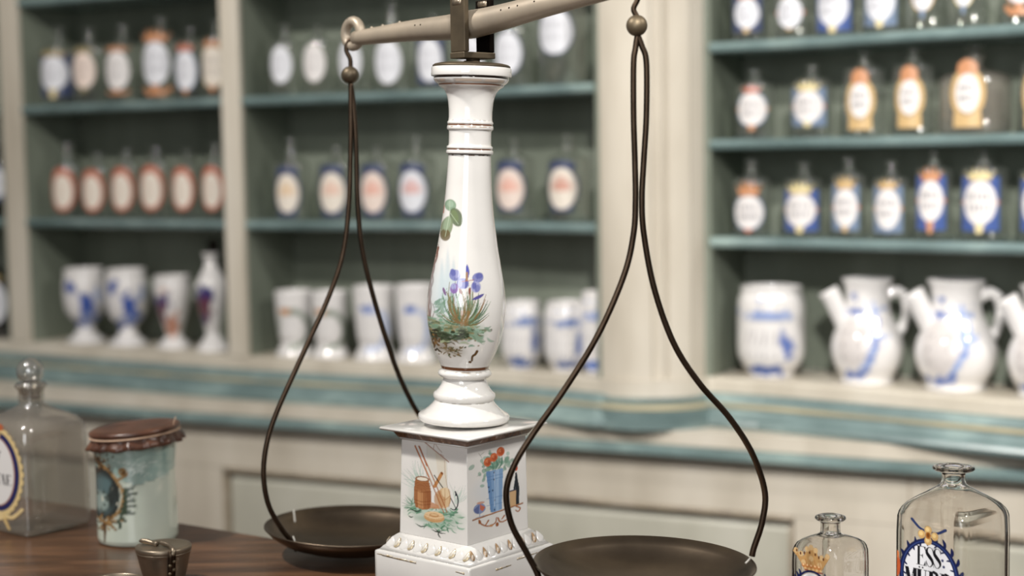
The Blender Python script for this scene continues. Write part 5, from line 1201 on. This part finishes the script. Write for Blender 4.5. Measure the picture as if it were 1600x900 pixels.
# ------------------------------------------------------------------ brass cup weight with hinged lid, and an open cup beside it
Yk = 1.575; mk = Yk/FPX; Xk = at(256, 870, Yk)[0]
zk = lambda y: at(256, y, Yk)[2]-TT
cup = thing('nested_weights', 'tapered brass box of nested weights with a hinged strap across its lid', 'weights', (Xk, Yk, TT))
v, f = lathe([(0, .0005), (30*mk, .0005), (31*mk, .002), (41*mk, zk(868)), (42.6*mk, zk(862)), (43.6*mk, zk(860.5)), (43.6*mk, zk(859.5)), (0, zk(859.5))], 64); link('cup_body', mesh_np('cup_body', v, f), M['cup'], cup)
v, f = lathe([(0, zk(859.4)), (43.2*mk, zk(859.4)), (44*mk, zk(858)), (44*mk, zk(853)), (43*mk, zk(851.4)), (36*mk, zk(851)), (33*mk, zk(851.6)), (0, zk(851.4))], 64); lid = link('lid', mesh_np('lid', v, f), M['cup'], cup)
# hinge strap down the front right, with studs
an = math.radians(-62); ex = np.array([math.cos(an), math.sin(an), 0]); ey = np.array([-ex[1], ex[0], 0])
def strap(z_, r_, w_): return [ex*r_-ey*w_+np.array([0, 0, z_]), ex*r_+ey*w_+np.array([0, 0, z_])]
pts = [(zk(905), 36.5), (zk(880), 41), (zk(862), 45), (zk(851), 46.5)]
VV = []
for z_, r_ in pts:
    for rr2 in (r_*mk, (r_+3)*mk): VV += strap(z_, rr2, 6*mk)
VV = np.array(VV); F_ = []
for i in range(3):
    a = i*4; F_ += [(a, a+1, a+5, a+4), (a+2, a+6, a+7, a+3), (a, a+4, a+6, a+2), (a+1, a+3, a+7, a+5)]
F_ += [(0, 2, 3, 1), (12, 13, 15, 14)]
st_ = link('hinge_strap', mesh_np('hinge_strap', VV, np.array(F_), smooth=False), M['bronze'], cup)
for i, y in enumerate((868, 874, 881, 887, 894)):
    rr2 = np.interp(zk(y), [p[0] for p in pts], [p[1]+3.2 for p in pts])
    v, f = ball(ex*rr2*mk+ey*((-1)**i*3)*mk+np.array([0, 0, zk(y)]), 2.9*mk, 12); link('stud', mesh_np('stud', v, f), M['brass_dark'], st_)
# handle: baluster rods lying over the lid, joined at a knuckle
def lp(dx, dy, y): return np.array([dx*mk, dy*mk, zk(y)])
rod1 = [lp(-39, 4, 846), lp(-34, 3, 845), lp(-24, 0, 846), lp(-16, -4, 847.5), lp(-8, -8, 848)]
rod2 = [lp(-4, -6, 846), lp(6, -12, 847), lp(14, -20, 848), lp(20, -30, 849), lp(24, -39, 851), lp(24, -44, 858)]
for rd, rads in ((rod1, [1.5, 3.8, 4.4, 3.4, 5]), (rod2, [3, 4.2, 3.4, 3.8, 4.2, 3])):
    P = dense(rd, 20); rr2 = np.interp(np.linspace(0, len(rads)-1, 20), range(len(rads)), rads)*mk
    v, f = tube(P, rr2, 12); link('handle_rod', mesh_np('handle_rod', v, f), M['cup'], lid)
Yo = 1.50; mo = Yo/FPX; Xo = at(180, 906, Yo)[0]; zo = at(180, 906, Yo)[2]-TT
oc = thing('weight_cup', 'small open brass weight cup, only its rim showing left of the nested weights', 'cup', (Xo, Yo, TT))
v, f = lathe([(0, .0005), (30*mo, .0005), (31*mo, .002), (41*mo, zo-.002), (43*mo, zo-.0008), (43*mo, zo), (41*mo, zo+.0002), (39.4*mo, zo-.001), (29*mo, .004), (0, .004)], 56); link('cup_wall', mesh_np('cup_wall', v, f), M['cup'], oc)
v, f = lathe([(0, .0041), (24*mo, .0041), (32*mo, zo-.0035), (33*mo, zo-.0025), (31*mo, zo-.0025), (22*mo, .006), (0, .006)], 48); link('inner_cup', mesh_np('inner_cup', v, f), M['cup'], oc)

# every mesh: faces look outwards
for o in C.objects:
    if o.type == 'MESH' and len(o.data.polygons) > 200 and 'label' not in o.name and 'relief' not in o.name:
        pass
